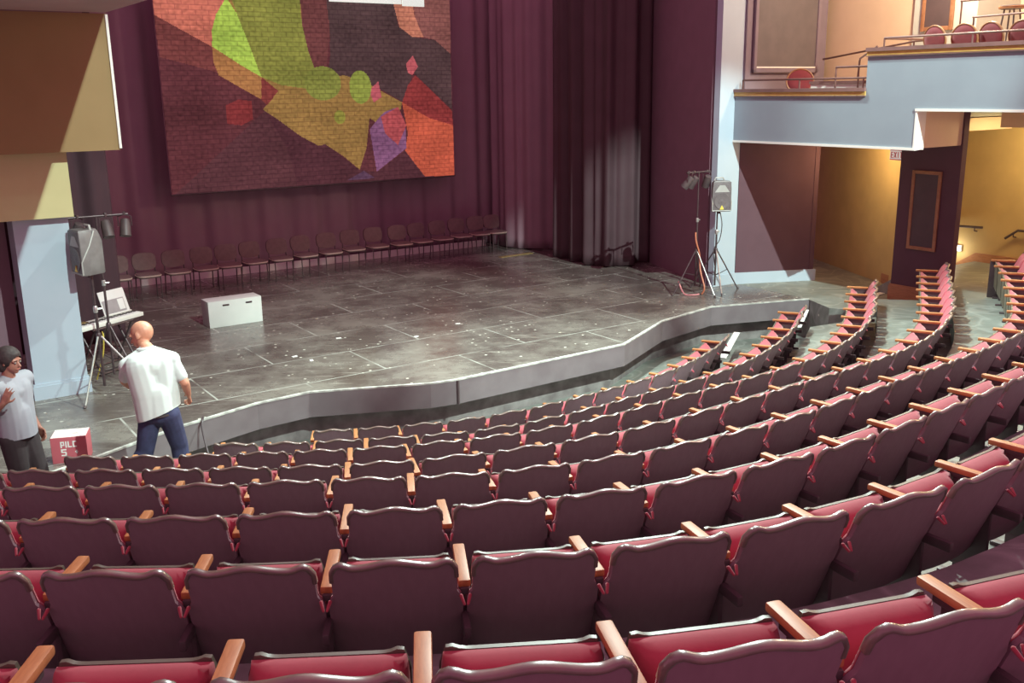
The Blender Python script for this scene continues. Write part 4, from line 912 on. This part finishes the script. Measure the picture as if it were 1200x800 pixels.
bt = thing('bottle', (kc.x - 0.52 * kd.x + 0.05, kc.y - 0.52 * kd.y, STAGE_Z + 0.737), 0, 'small pale bottle standing at the left end of the keyboard', 'bottle')
mb = MB(); mb.lathe([(0.028, 0), (0.033, 0.01), (0.033, 0.14), (0.020, 0.18), (0.013, 0.20), (0.013, 0.225)], seg=16); mb.build('body', 'speaker_light', bt)
mb = MB(); mb.lathe([(0.016, 0.222), (0.016, 0.245), (0.012, 0.247)], seg=14); mb.build('cap', 'brass', bt)

for k, (px, py, a, lb) in enumerate(((-2.80, 15.35, 0.4, 'small paper scrap on the stage floor right of the white box'), (-1.55, 15.38, 1.0, 'small paper scrap in the middle of the stage floor'), (-0.92, 16.25, 0.2, 'small paper scrap on the stage floor, farthest from the edge'), (-3.28, 14.25, 0.8, 'small paper scrap on the stage floor to the right of the man'), (-2.98, 14.02, 1.9, 'small paper scrap near the left front edge of the stage'))):
    ps = MB(); ps.box((0, 0, 0.004), (0.085, 0.05, 0.006), bev=0.002); o = ps.build('paper_scrap', 'paper_white'); o.location = (px, py, STAGE_Z); o.rotation_euler = (0, 0, a); tag(o, lb, 'paper')
ps = MB(); ps.box((0, 0, 0.008), (0.95, 0.14, 0.014), bev=0.003); o = ps.build('marking_board', 'brass'); o.location = ST(4.95, 5.55, STAGE_Z); o.rotation_euler = (0, 0, STANG + 0.05); tag(o, 'thin yellowish board lying flat in front of the last stage chairs', 'board')
# red carton at the stage edge
ca = thing('carton', (-4.80, 9.98, STAGE_Z), radians(14), 'red and white drinks carton standing at the left edge of the stage', 'carton')
mb = MB(); mb.box((0, 0.14, 0.145), (0.36, 0.28, 0.29), bev=0.004); mb.build('body', 'carton_red', ca)
mb = MB(); mb.box((0, 0.14, 0.2915), (0.352, 0.272, 0.005), bev=0.001); fl_ = mb.build('top_flap', 'carton_pink', ca)
mb = MB(); mb.box((0.0, 0.14, 0.296), (0.16, 0.05, 0.006), bev=0.002); mb.build('carry_handle', 'ink_white', fl_)
mb = MB(); mb.box((-0.181, 0.14, 0.145), (0.003, 0.274, 0.284)); mb.box((-0.1835, 0.14, 0.13), (0.002, 0.15, 0.16), m=1); mb.build('side_panel', ['carton_dark', 'carton_olive'], ca, smooth=False)
# the white block lettering (only partly legible in the picture) as raised print strokes
mb = MB(); yy = -0.0015
def stroke(x0, z0, x1, z1): mb.box(((x0 + x1) / 2, yy, (z0 + z1) / 2), (abs(x1 - x0), 0.003, abs(z1 - z0)))
x0 = -0.085
for g in ('P', 'I', 'L', 'C'):
    h0, h1 = 0.175, 0.245
    stroke(x0, h0, x0 + 0.014, h1)
    if g in 'PC': stroke(x0 + 0.014, h1 - 0.014, x0 + 0.040, h1)
    if g == 'P': stroke(x0 + 0.028, h1 - 0.04, x0 + 0.040, h1 - 0.014); stroke(x0 + 0.014, h1 - 0.048, x0 + 0.040, h1 - 0.036)
    if g in 'LC': stroke(x0 + 0.014, h0, x0 + 0.040, h0 + 0.014)
    x0 += 0.024 if g == 'I' else 0.050
for a in ((-0.085, 0.145, -0.030, 0.160), (-0.085, 0.120, -0.069, 0.148), (-0.069, 0.117, -0.034, 0.130), (-0.046, 0.095, -0.030, 0.120), (-0.085, 0.082, -0.034, 0.096)): stroke(*a)
stroke(0.055, 0.115, 0.085, 0.128); stroke(0.066, 0.10, 0.078, 0.14)
mb.build('printed_lettering', 'ink_white', ca, smooth=False)

# ================================================================== BOXES ABOVE AND SIDE EXIT
def round_chair():
    o = thing('banquet_chair', (0, 0, 0), 0, 'x', 'chair', 'red round-backed chairs in the upper box')
    mb = MB()
    def bk(r, q, d): return None
    R = Matrix.Rotation(radians(90 - 8), 3, 'X')
    mb.lathe([(0.001, -0.034), (0.10, -0.032), (0.185, -0.02), (0.20, 0.0), (0.185, 0.018), (0.10, 0.028), (0.001, 0.03)], (0, 0.21, 0.68), R @ Matrix.Diagonal((1.18, 1.05, 1)), 28); mb.build('backrest', 'red_fabric', o, ang=70)
    mb = MB(); pts = [(0, 0, 0)] ; pts = [Vector((0, 0.21, 0.68)) + R @ Vector((0.246 * cos(q), 0.220 * sin(q), 0)) for q in [2 * pi * i / 36 for i in range(37)]]
    mb.tube(pts, 0.015, 8, cap=False); mb.build('back_frame', 'gold_frame', o)
    mb = MB()
    def sh(u, v, d):
        x = 2 * u - 1; y = 2 * v - 1; k = 1 / max(1, (abs(x) ** 4 + abs(y) ** 4) ** 0.25); return (x * k * 0.21, -0.03 + y * k * 0.21, 0.43 + d * (1 + 0.5 * (1 - max(abs(x), abs(y)))))
    mb.slab(lambda u, v: sh(u, v, -0.02), lambda u, v: sh(u, v, 0.04), 12, 12); mb.build('seat', 'red_fabric', o, ang=60)
    for sx in (-1, 1):
        mb = MB(); mb.tube([(sx * 0.19, -0.22, 0), (sx * 0.18, -0.2, 0.42)], 0.012, 8); mb.build('leg', 'gold_frame', o)
        mb = MB(); mb.tube([(sx * 0.19, 0.24, 0), (sx * 0.18, 0.17, 0.42), (sx * 0.175, 0.20, 0.60)], 0.012, 8); mb.build('leg', 'gold_frame', o)
    return o
rc = round_chair(); rc.location = ST(6.95, -1.02, 4.0); rc.rotation_euler = (0, 0, STANG + radians(-48)); rc['label'] = 'red round-backed chair alone in the lower box'; rc['group'] = 'red round-backed chairs in the boxes'
for i, t in enumerate((-3.93, -4.42, -4.88, -5.36, -5.84)):
    dup(rc, ST(6.92, t, 4.60), STANG + radians(78 + 7 * (i % 2) - 4), 'red round-backed chair, %s from the left behind the upper box parapet' % ORD[i + 1])
st_ = thing('bar_stool', ST(8.35, -4.18, 4.6), STANG + 0.3, 'tall black folding stool behind the red chairs, top right corner', 'stool')
mb = MB(); mb.lathe([(0.001, 1.18), (0.17, 1.18), (0.20, 1.20), (0.205, 1.225), (0.18, 1.245), (0.001, 1.25)], seg=26); mb.build('seat', 'can_black', st_)
mb = MB(); mb.lathe([(0.205, 1.19), (0.213, 1.20), (0.213, 1.225), (0.205, 1.23)], seg=26); mb.build('seat_band', 'gold_frame', st_)
for q in (0.5, 2.1, 3.6, 5.2):
    mb = MB(); mb.tube([(0.27 * cos(q), 0.27 * sin(q), 0.0), (0.12 * cos(q), 0.12 * sin(q), 1.19)], 0.014, 8); mb.build('leg', 'can_black', st_)
mb = MB(); mb.tube([(0.215 * cos(q), 0.215 * sin(q), 0.42) for q in [2 * pi * i / 28 for i in range(29)]], 0.009, 6, cap=False); mb.build('foot_ring', 'can_black', st_)
# lit exit sign, partly behind the column
ex = thing('exit_sign', ST(7.70, -2.70, 3.36), STANG - pi / 2, 'small lit red and white exit sign under the balcony beside the column', 'exit sign')
mb = MB(); mb.box((0, 0, 0), (0.30, 0.05, 0.19), bev=0.006); mb.build('housing', 'exit_face', ex)
mb = MB()
def lt(ch, x):
    h, wd, s = 0.105, 0.045, 0.012; y = -0.027
    def bar(cx, cz, sx, sz, r=0): mb.box(None, (sx, 0.006, sz), mtx=Matrix.Translation((x + cx, y, cz)) @ Matrix.Rotation(r, 4, 'Y'))
    if ch == 'E':
        bar(-wd / 2 + s / 2, 0, s, h)
        for z in (-h / 2 + s / 2, 0, h / 2 - s / 2): bar(0, z, wd, s)
    if ch == 'X':
        bar(0, 0, s * 1.1, h * 1.05, 0.40); bar(0, 0, s * 1.1, h * 1.05, -0.40)
    if ch == 'I': bar(0, 0, s, h)
    if ch == 'T': bar(0, 0, s, h); bar(0, h / 2 - s / 2, wd, s)
for ch, x in zip('EXIT', (-0.10, -0.035, 0.025, 0.085)): lt(ch, x)
mb.build('lettering', 'exit_red', ex, smooth=False)
mb = MB()
for z in (-0.084, 0.084): mb.box((0, -0.026, z), (0.28, 0.006, 0.014))
mb.build('border', 'exit_red', ex, smooth=False)
mb = MB(); mb.tube([(0, 0, 0.09), (0, 0, 0.22)], 0.012, 8); mb.build('hanger', 'can_black', ex)
# handrails on the exit wall and a lit step light
def handrail(pts, brackets, label):
    o = tag(link('handrail', None), label, 'handrail')
    mb = MB(); mb.tube([ST(*p) for p in pts], 0.025, 10); mb.build('rail', 'iron', o)
    for s, t, z in brackets:
        mb = MB(); mb.tube([ST(10.50, t, z - 0.09), ST(s, t, z - 0.07), ST(s, t, z)], 0.012, 8); mb.build('bracket', 'iron', o)
handrail([(10.40, -2.05, 1.48), (10.40, -2.38, 1.80), (10.40, -2.88, 1.82)], [(10.40, -2.30, 1.72), (10.40, -2.72, 1.81)], 'dark bent handrail on the yellow wall above the step light')
handrail([(10.40, -3.36, 1.66), (10.40, -3.60, 1.84), (10.40, -4.8, 1.86)], [(10.40, -3.52, 1.78), (10.40, -4.4, 1.85)], 'dark handrail on the yellow wall at the right edge of the picture')
sl = thing('step_lamp', ST(10.47, -2.36, 1.345), STANG - pi / 2, 'small glowing step lamp low on the yellow wall', 'lamp')
mb = MB(); mb.box((0, 0, 0), (0.19, 0.05, 0.13), bev=0.01); mb.build('housing', 'trim_white', sl)
mb = MB(); mb.box((0, -0.03, 0), (0.155, 0.015, 0.095), bev=0.004); mb.build('lens', 'step_light', sl)
light('step_lamp_glow', 'POINT', ST(10.25, -2.36, 1.33), 7, (1.0, 0.9, 0.75), None, 0.05)

# ================================================================== PEOPLE
def head(mb, c, fwd, up, r=0.100):
    """skull, jaw, nose, ears, chin around centre c"""
    f = fwd.normalized(); u = (up - f * up.dot(f)).normalized(); s = f.cross(u)
    R = Matrix((s, f, u)).transposed(); k = r / 0.1
    def P(x, y, z): return c + R @ Vector((x * k, y * k, z * k))
    mb.ell(P(0, -0.012, 0.022), (0.078 * k, 0.098 * k, 0.094 * k), R); mb.ell(P(0, 0.022, -0.035), (0.062 * k, 0.072 * k, 0.075 * k), R)
    mb.ell(P(0, 0.058, -0.088), (0.028 * k, 0.026 * k, 0.022 * k), R); mb.cap(P(0, 0.088, 0.005), 0.009 * k, P(0, 0.108, -0.028), 0.014 * k, 8, 3)
    mb.cap(P(-0.045, 0.074, 0.022), 0.014 * k, P(0.045, 0.074, 0.022), 0.014 * k, 8, 3)
    mb.cap(P(-0.022, 0.078, -0.060), 0.012 * k, P(0.022, 0.078, -0.060), 0.012 * k, 8, 3)
    for sx in (-1, 1):
        mb.ell(P(sx * 0.080, -0.005, -0.005), (0.011 * k, 0.020 * k, 0.032 * k), R @ Matrix.Rotation(-sx * 0.3, 3, 'Z'), 10, 8)
    return P, R
def hand(mb, wrist, d, palm_n, side, curl=0.5, k=1.0, spread=0.0):
    """palm, four unequal fingers in three bends, thumb from the side of the palm"""
    d = d.normalized(); n = (palm_n - d * palm_n.dot(d)).normalized(); s = d.cross(n) * side
    for o in (-0.028, -0.009, 0.010, 0.028):
        mb.cap(wrist + d * 0.012 * k + s * o * 0.7 * k, 0.0155 * k, wrist + d * 0.085 * k + s * o * k, 0.0135 * k, 10, 3)
    for i, (o, L) in enumerate(((0.030, 0.068), (0.010, 0.078), (-0.010, 0.074), (-0.029, 0.058))):
        p = wrist + d * 0.088 * k + s * o * k; dd = (d + s * spread * (o / 0.03)).normalized(); ang = curl * 0.5
        for j, fr in enumerate((0.44, 0.32, 0.24)):
            e = dd * cos(ang) + n * sin(ang); q = p + e * L * fr * k; mb.cap(p, (0.0098 - 0.001 * j) * k, q, (0.0090 - 0.001 * j) * k, 8, 3); p = q; ang += curl * 0.75
    p = wrist + d * 0.030 * k + s * 0.030 * k; q = p + (d * 0.6 + s * 0.7 + n * 0.35).normalized() * 0.042 * k; mb.cap(p, 0.0130 * k, q, 0.0110 * k, 8, 3)
    mb.cap(q, 0.0108 * k, q + (d * 0.9 + s * 0.15 + n * 0.45).normalized() * 0.034 * k, 0.0085 * k, 8, 3)
def limb(mb, pts, grow=0.0):
    for (a, ra), (b, rb) in zip(pts[:-1], pts[1:]): mb.cap(a, ra + grow, b, rb + grow)
V = Vector
def foot(mb, ank, f, g=0.0):
    f = V((f.x, f.y, 0)).normalized(); h = V((ank.x, ank.y, ank.z - 0.055))
    mb.cap(h - f * 0.045, 0.040 + g, h + f * 0.10, 0.038 + g); mb.cap(h + f * 0.09 + V((0, 0, -0.008)), 0.036 + g, h + f * 0.165 + V((0, 0, -0.016)), 0.028 + g); mb.cap(ank, 0.042 + g, h + f * 0.02, 0.04 + g)
def face_bits(root, P, R, k, m_iris='hair_dark'):
    for sx in (-1, 1):
        mb = MB(); mb.ell(P(sx * 0.031, 0.082, 0.004), (0.0115 * k, 0.0115 * k, 0.0105 * k), R, 12, 8); e = mb.build('eye', 'eye_white', root)
        mb = MB(); mb.ell(P(sx * 0.031, 0.0915, 0.004), (0.005 * k, 0.0035 * k, 0.005 * k), R, 10, 6); mb.build('iris', m_iris, e)
        mb = MB(); mb.cap(P(sx * 0.016, 0.092, 0.026), 0.004 * k, P(sx * 0.046, 0.083, 0.028), 0.003 * k, 8, 3); mb.build('eyebrow', m_iris, root)
    mb = MB(); mb.cap(P(-0.020, 0.089, -0.060), 0.0055 * k, P(0.020, 0.089, -0.060), 0.0055 * k, 8, 3); mb.build('mouth', 'lip', root)

# bald man in a white polo shirt walking away past the front rows
man = thing('person', (-3.66, 9.45, 0.64), 0, 'bald person in white polo shirt and jeans walking in front of the stage', 'person')
man.location = (0, 0, 0)
fw = V((-0.62, 0.78, 0)).normalized(); rt = V((fw.y, -fw.x, 0))
hd = V((-3.785, 9.73, 2.225)); neck = V((-3.69, 9.57, 2.125)); chest = V((-3.64, 9.48, 1.965))
shL = V((-3.87, 9.48, 1.965)); shR = V((-3.450, 9.58, 2.000)); belly = V((-3.60, 9.46, 1.68)); pel = V((-3.585, 9.44, 1.50))
hipL = V((-3.665, 9.42, 1.47)); hipR = V((-3.495, 9.45, 1.47)); knL = V((-3.77, 9.44, 1.07)); anL = V((-3.95, 9.28, 0.74)); knR = V((-3.47, 9.60, 1.07)); anR = V((-3.45, 9.58, 0.73))
elL = V((-3.97, 9.62, 1.77)); wrL = V((-3.90, 9.78, 1.60)); elR = V((-3.325, 9.53, 1.77)); wrR = V((-3.345, 9.66, 1.60))
mb = MB(); Ph, Rh = head(mb, hd, V((-0.98, 0.12, -0.40)), V((-0.38, 0.22, 1)), 0.121)
limb(mb, [(neck - V((0, 0, 0.06)), 0.068), (hd - V((0, 0.01, 0.05)), 0.060)])
mb.cap(shL, 0.075, shR, 0.075); mb.cap(chest + rt * 0.09, 0.125, belly + rt * 0.07, 0.125); mb.cap(chest - rt * 0.09, 0.125, belly - rt * 0.07, 0.125); mb.cap(belly, 0.15, pel, 0.14); mb.cap(neck, 0.07, chest, 0.11)
mb.cap(hipL, 0.10, hipR, 0.10)
LL = [(hipL, 0.098), (knL, 0.062), (knL.lerp(anL, 0.35), 0.060), (anL, 0.042)]; LR = [(hipR, 0.098), (knR, 0.062), (knR.lerp(anR, 0.35), 0.060), (anR, 0.042)]
limb(mb, LL); limb(mb, LR); foot(mb, anL, fw); foot(mb, anR, fw)
AL = [(shL, 0.066), (elL, 0.046), (elL.lerp(wrL, 0.3), 0.045), (wrL, 0.029)]; AR = [(shR, 0.066), (elR, 0.046), (elR.lerp(wrR, 0.3), 0.046), (wrR, 0.029)]
limb(mb, AL); limb(mb, AR)
hand(mb, wrR, wrR - elR, -rt + V((0, 0, 0.1)), 1, 1.25, 1.08); hand(mb, wrL, wrL - elL, rt, -1, 1.0, 1.08)
voxel(mb, 'body', ['skin'], 0.0075, 5, parent=man)
face_bits(man, Ph, Rh, 1.21)
mb = MB(); g = 0.022
mb.cap(shL, 0.056 + g, shR, 0.056 + g); mb.cap(neck - V((0, 0, 0.03)), 0.070, shL, 0.062 + g); mb.cap(neck - V((0, 0, 0.03)), 0.070, shR, 0.062 + g); mb.cap(chest + rt * 0.10, 0.128 + g, belly + rt * 0.08, 0.132 + g); mb.cap(chest - rt * 0.10, 0.128 + g, belly - rt * 0.08, 0.132 + g); mb.cap(belly, 0.155 + g, pel - V((0, 0, 0.05)), 0.165 + g)
mb.cap(belly + rt * 0.08, 0.13 + g, pel + rt * 0.07 - V((0, 0, 0.05)), 0.13 + g); mb.cap(belly - rt * 0.08, 0.13 + g, pel - rt * 0.07 - V((0, 0, 0.05)), 0.13 + g)
mb.cap(neck - V((0.0, 0, 0.01)), 0.075, chest, 0.13 + g)
mb.cap(shL, 0.070, shL.lerp(elL, 0.74), 0.064); mb.cap(shR, 0.070, shR.lerp(elR, 0.74), 0.064)
dl = (elL - shL).normalized(); dr = (elR - shR).normalized()
sh_ = voxel(mb, 'polo_shirt', ['shirt_white'], 0.010, 6, cuts=[(pel - V((0, 0, 0.02)), V((0.34, 0.0, -1)))], parent=man)
# rolled collar, rear
mb = MB(); pts = [neck + V((0, 0, -0.005)) + (fw * cos(q) + rt * sin(q)) * 0.082 + V((0, 0, 0.014 * cos(q + pi))) for q in [2 * pi * i / 24 for i in range(25)]]
mb.tube(pts, 0.016, 8, cap=False); mb.build('collar', 'shirt_white', sh_)
mb = MB(); g = 0.018
mb.cap(hipL, 0.100 + g, hipR, 0.098 + g); mb.cap(pel + V((0, 0, 0.05)), 0.152, pel, 0.15); mb.cap(pel + V((0, 0, 0.05)), 0.15, (hipL + hipR) / 2, 0.125)
for Lg in (LL, LR):
    a, k_, c2, an = [p for p, _ in Lg]; mb.cap(a, 0.098 + g, k_, 0.072 + g); mb.cap(k_, 0.072 + g, c2, 0.068 + g); mb.cap(c2, 0.068 + g, an + V((0, 0, 0.02)), 0.060 + g)
voxel(mb, 'jeans', ['jeans'], 0.010, 5, parent=man)
for an in (anL, anR):
    mb = MB(); foot(mb, an, fw, 0.012); voxel(mb, 'shoe', ['shoe_dark'], 0.009, 3, cuts=[(V((an.x, an.y, an.z + 0.01)), V((0, 0, 1)))], parent=man)
mb = MB(); pts = [pel + V((0, 0, -0.015)) + (fw * cos(q) * 0.150 + rt * sin(q) * 0.172) for q in [2 * pi * i / 28 for i in range(29)]]; mb.tube(pts, 0.014, 6, cap=False); mb.build('belt', 'shoe_dark', man)

# person in a pale T-shirt at the left edge, one hand raised to the chest
kid = thing('person', (0, 0, 0), 0, 'dark-haired person in pale T-shirt at left edge, hand on chest', 'person')
fw = V((0.80, -0.25, 0)).normalized(); rt = V((fw.y, -fw.x, 0))
hd = V((-4.755, 8.90, 2.19)); neck = V((-4.80, 8.91, 2.05)); chest = V((-4.80, 8.92, 1.90)); belly = V((-4.79, 8.92, 1.68)); pel = V((-4.79, 8.92, 1.47))
shR = chest + rt * 0.185 + V((0, 0, 0.07)); shL = chest - rt * 0.185 + V((0, 0, 0.07)); hipR = pel + rt * 0.085 - V((0, 0, 0.03)); hipL = pel - rt * 0.085 - V((0, 0, 0.03))
knR = hipR + fw * 0.04 - V((0, 0, 0.39)); anR = V((hipR.x - 0.06, hipR.y, 0.73)); knL = hipL + fw * 0.10 - V((0, 0, 0.385)); anL = V((hipL.x + 0.08, hipL.y, 0.73))
elR = V((-4.90, 8.66, 1.73)); wrR = V((-4.735, 8.64, 1.855)); elL = shL + V((-0.05, 0.05, -0.29)); wrL = elL + fw * 0.12 + V((0, 0, -0.22))
mb = MB(); Ph, Rh = head(mb, hd, V((0.9, -0.25, -0.12)), V((0, 0, 1)), 0.100)
limb(mb, [(neck - V((0, 0, 0.06)), 0.060), (hd - V((0.02, 0, 0.05)), 0.055)])
mb.cap(shL, 0.065, shR, 0.065); mb.cap(chest + rt * 0.075, 0.105, belly + rt * 0.05, 0.105); mb.cap(chest - rt * 0.075, 0.105, belly - rt * 0.05, 0.105); mb.cap(belly, 0.12, pel, 0.12); mb.cap(neck, 0.06, chest, 0.10); mb.cap(hipL, 0.09, hipR, 0.09)
LL = [(hipL, 0.088), (knL, 0.056), (knL.lerp(anL, 0.35), 0.054), (anL, 0.038)]; LR = [(hipR, 0.088), (knR, 0.056), (knR.lerp(anR, 0.35), 0.054), (anR, 0.038)]
limb(mb, LL); limb(mb, LR); foot(mb, anL, fw); foot(mb, anR, fw)
AL = [(shL, 0.056), (elL, 0.040), (wrL, 0.026)]; AR = [(shR, 0.056), (elR, 0.041), (elR.lerp(wrR, 0.3), 0.040), (wrR, 0.027)]
limb(mb, AL); limb(mb, AR)
hand(mb, wrR, V((0.45, 0.05, 0.9)), -rt, -1, 0.25, 1.02, 0.18); hand(mb, wrL, wrL - elL, rt, -1, 0.7)
voxel(mb, 'body', ['skin_dark'], 0.0075, 5, parent=kid)
face_bits(kid, Ph, Rh, 1.0)
mb = MB()
def Q(x, y, z): return Ph(x, y, z)
mb.ell(Q(0, -0.024, 0.040), (0.104, 0.118, 0.108), Rh); mb.ell(Q(0, -0.060, -0.025), (0.104, 0.085, 0.098), Rh); mb.ell(Q(0, 0.03, 0.078), (0.070, 0.062, 0.045), Rh)
voxel(mb, 'hair', ['hair_dark'], 0.009, 3, cuts=[(Q(0, 0.060, 0.015), Rh @ V((0, 1, -0.55)).normalized())], parent=kid)
mb = MB(); g = 0.020
mb.cap(shL, 0.065 + g, shR, 0.065 + g); mb.cap(chest + rt * 0.08, 0.108 + g, belly + rt * 0.06, 0.112 + g); mb.cap(chest - rt * 0.08, 0.108 + g, belly - rt * 0.06, 0.112 + g); mb.cap(neck - V((0, 0, 0.02)), 0.066, chest, 0.11 + g)
mb.cap(belly, 0.13 + g, pel - V((0, 0, 0.05)), 0.15 + g); mb.cap(belly + rt * 0.06, 0.112 + g, pel + rt * 0.06 - V((0, 0, 0.05)), 0.115 + g); mb.cap(belly - rt * 0.06, 0.112 + g, pel - rt * 0.06 - V((0, 0, 0.05)), 0.115 + g)
mb.cap(shL, 0.074, shL.lerp(elL, 0.7), 0.072); mb.cap(shR, 0.074, shR.lerp(elR, 0.7), 0.072)
voxel(mb, 't_shirt', ['shirt_pale'], 0.010, 6, cuts=[(pel - V((0, 0, 0.02)), V((0, 0.0, -1)))], parent=kid)
mb = MB(); g = 0.02
mb.cap(hipL, 0.098 + g, hipR, 0.098 + g); mb.cap(pel, 0.125, (hipL + hipR) / 2, 0.115)
for Lg in (LL, LR):
    a, k_, c2, an = [p for p, _ in Lg]; mb.cap(a, 0.096 + g, k_, 0.070 + g); mb.cap(k_, 0.070 + g, an + V((0, 0, 0.02)), 0.062 + g)
voxel(mb, 'trousers', ['trousers_dark'], 0.010, 5, parent=kid)
for an in (anL, anR):
    mb = MB(); foot(mb, an, fw, 0.012); voxel(mb, 'shoe', ['shoe_dark'], 0.009, 3, cuts=[(V((an.x, an.y, an.z + 0.01)), V((0, 0, 1)))], parent=kid)
# give both people an origin at their feet
for o, c in ((man, V((-3.6, 9.45, 0.64))), (kid, V((-4.79, 8.92, 0.64)))):
    o.location = c + (V((0.03, 0.0, 0)) if o is kid else V((0, 0, 0)))
    for ch in o.children: ch.location = ch.location - c
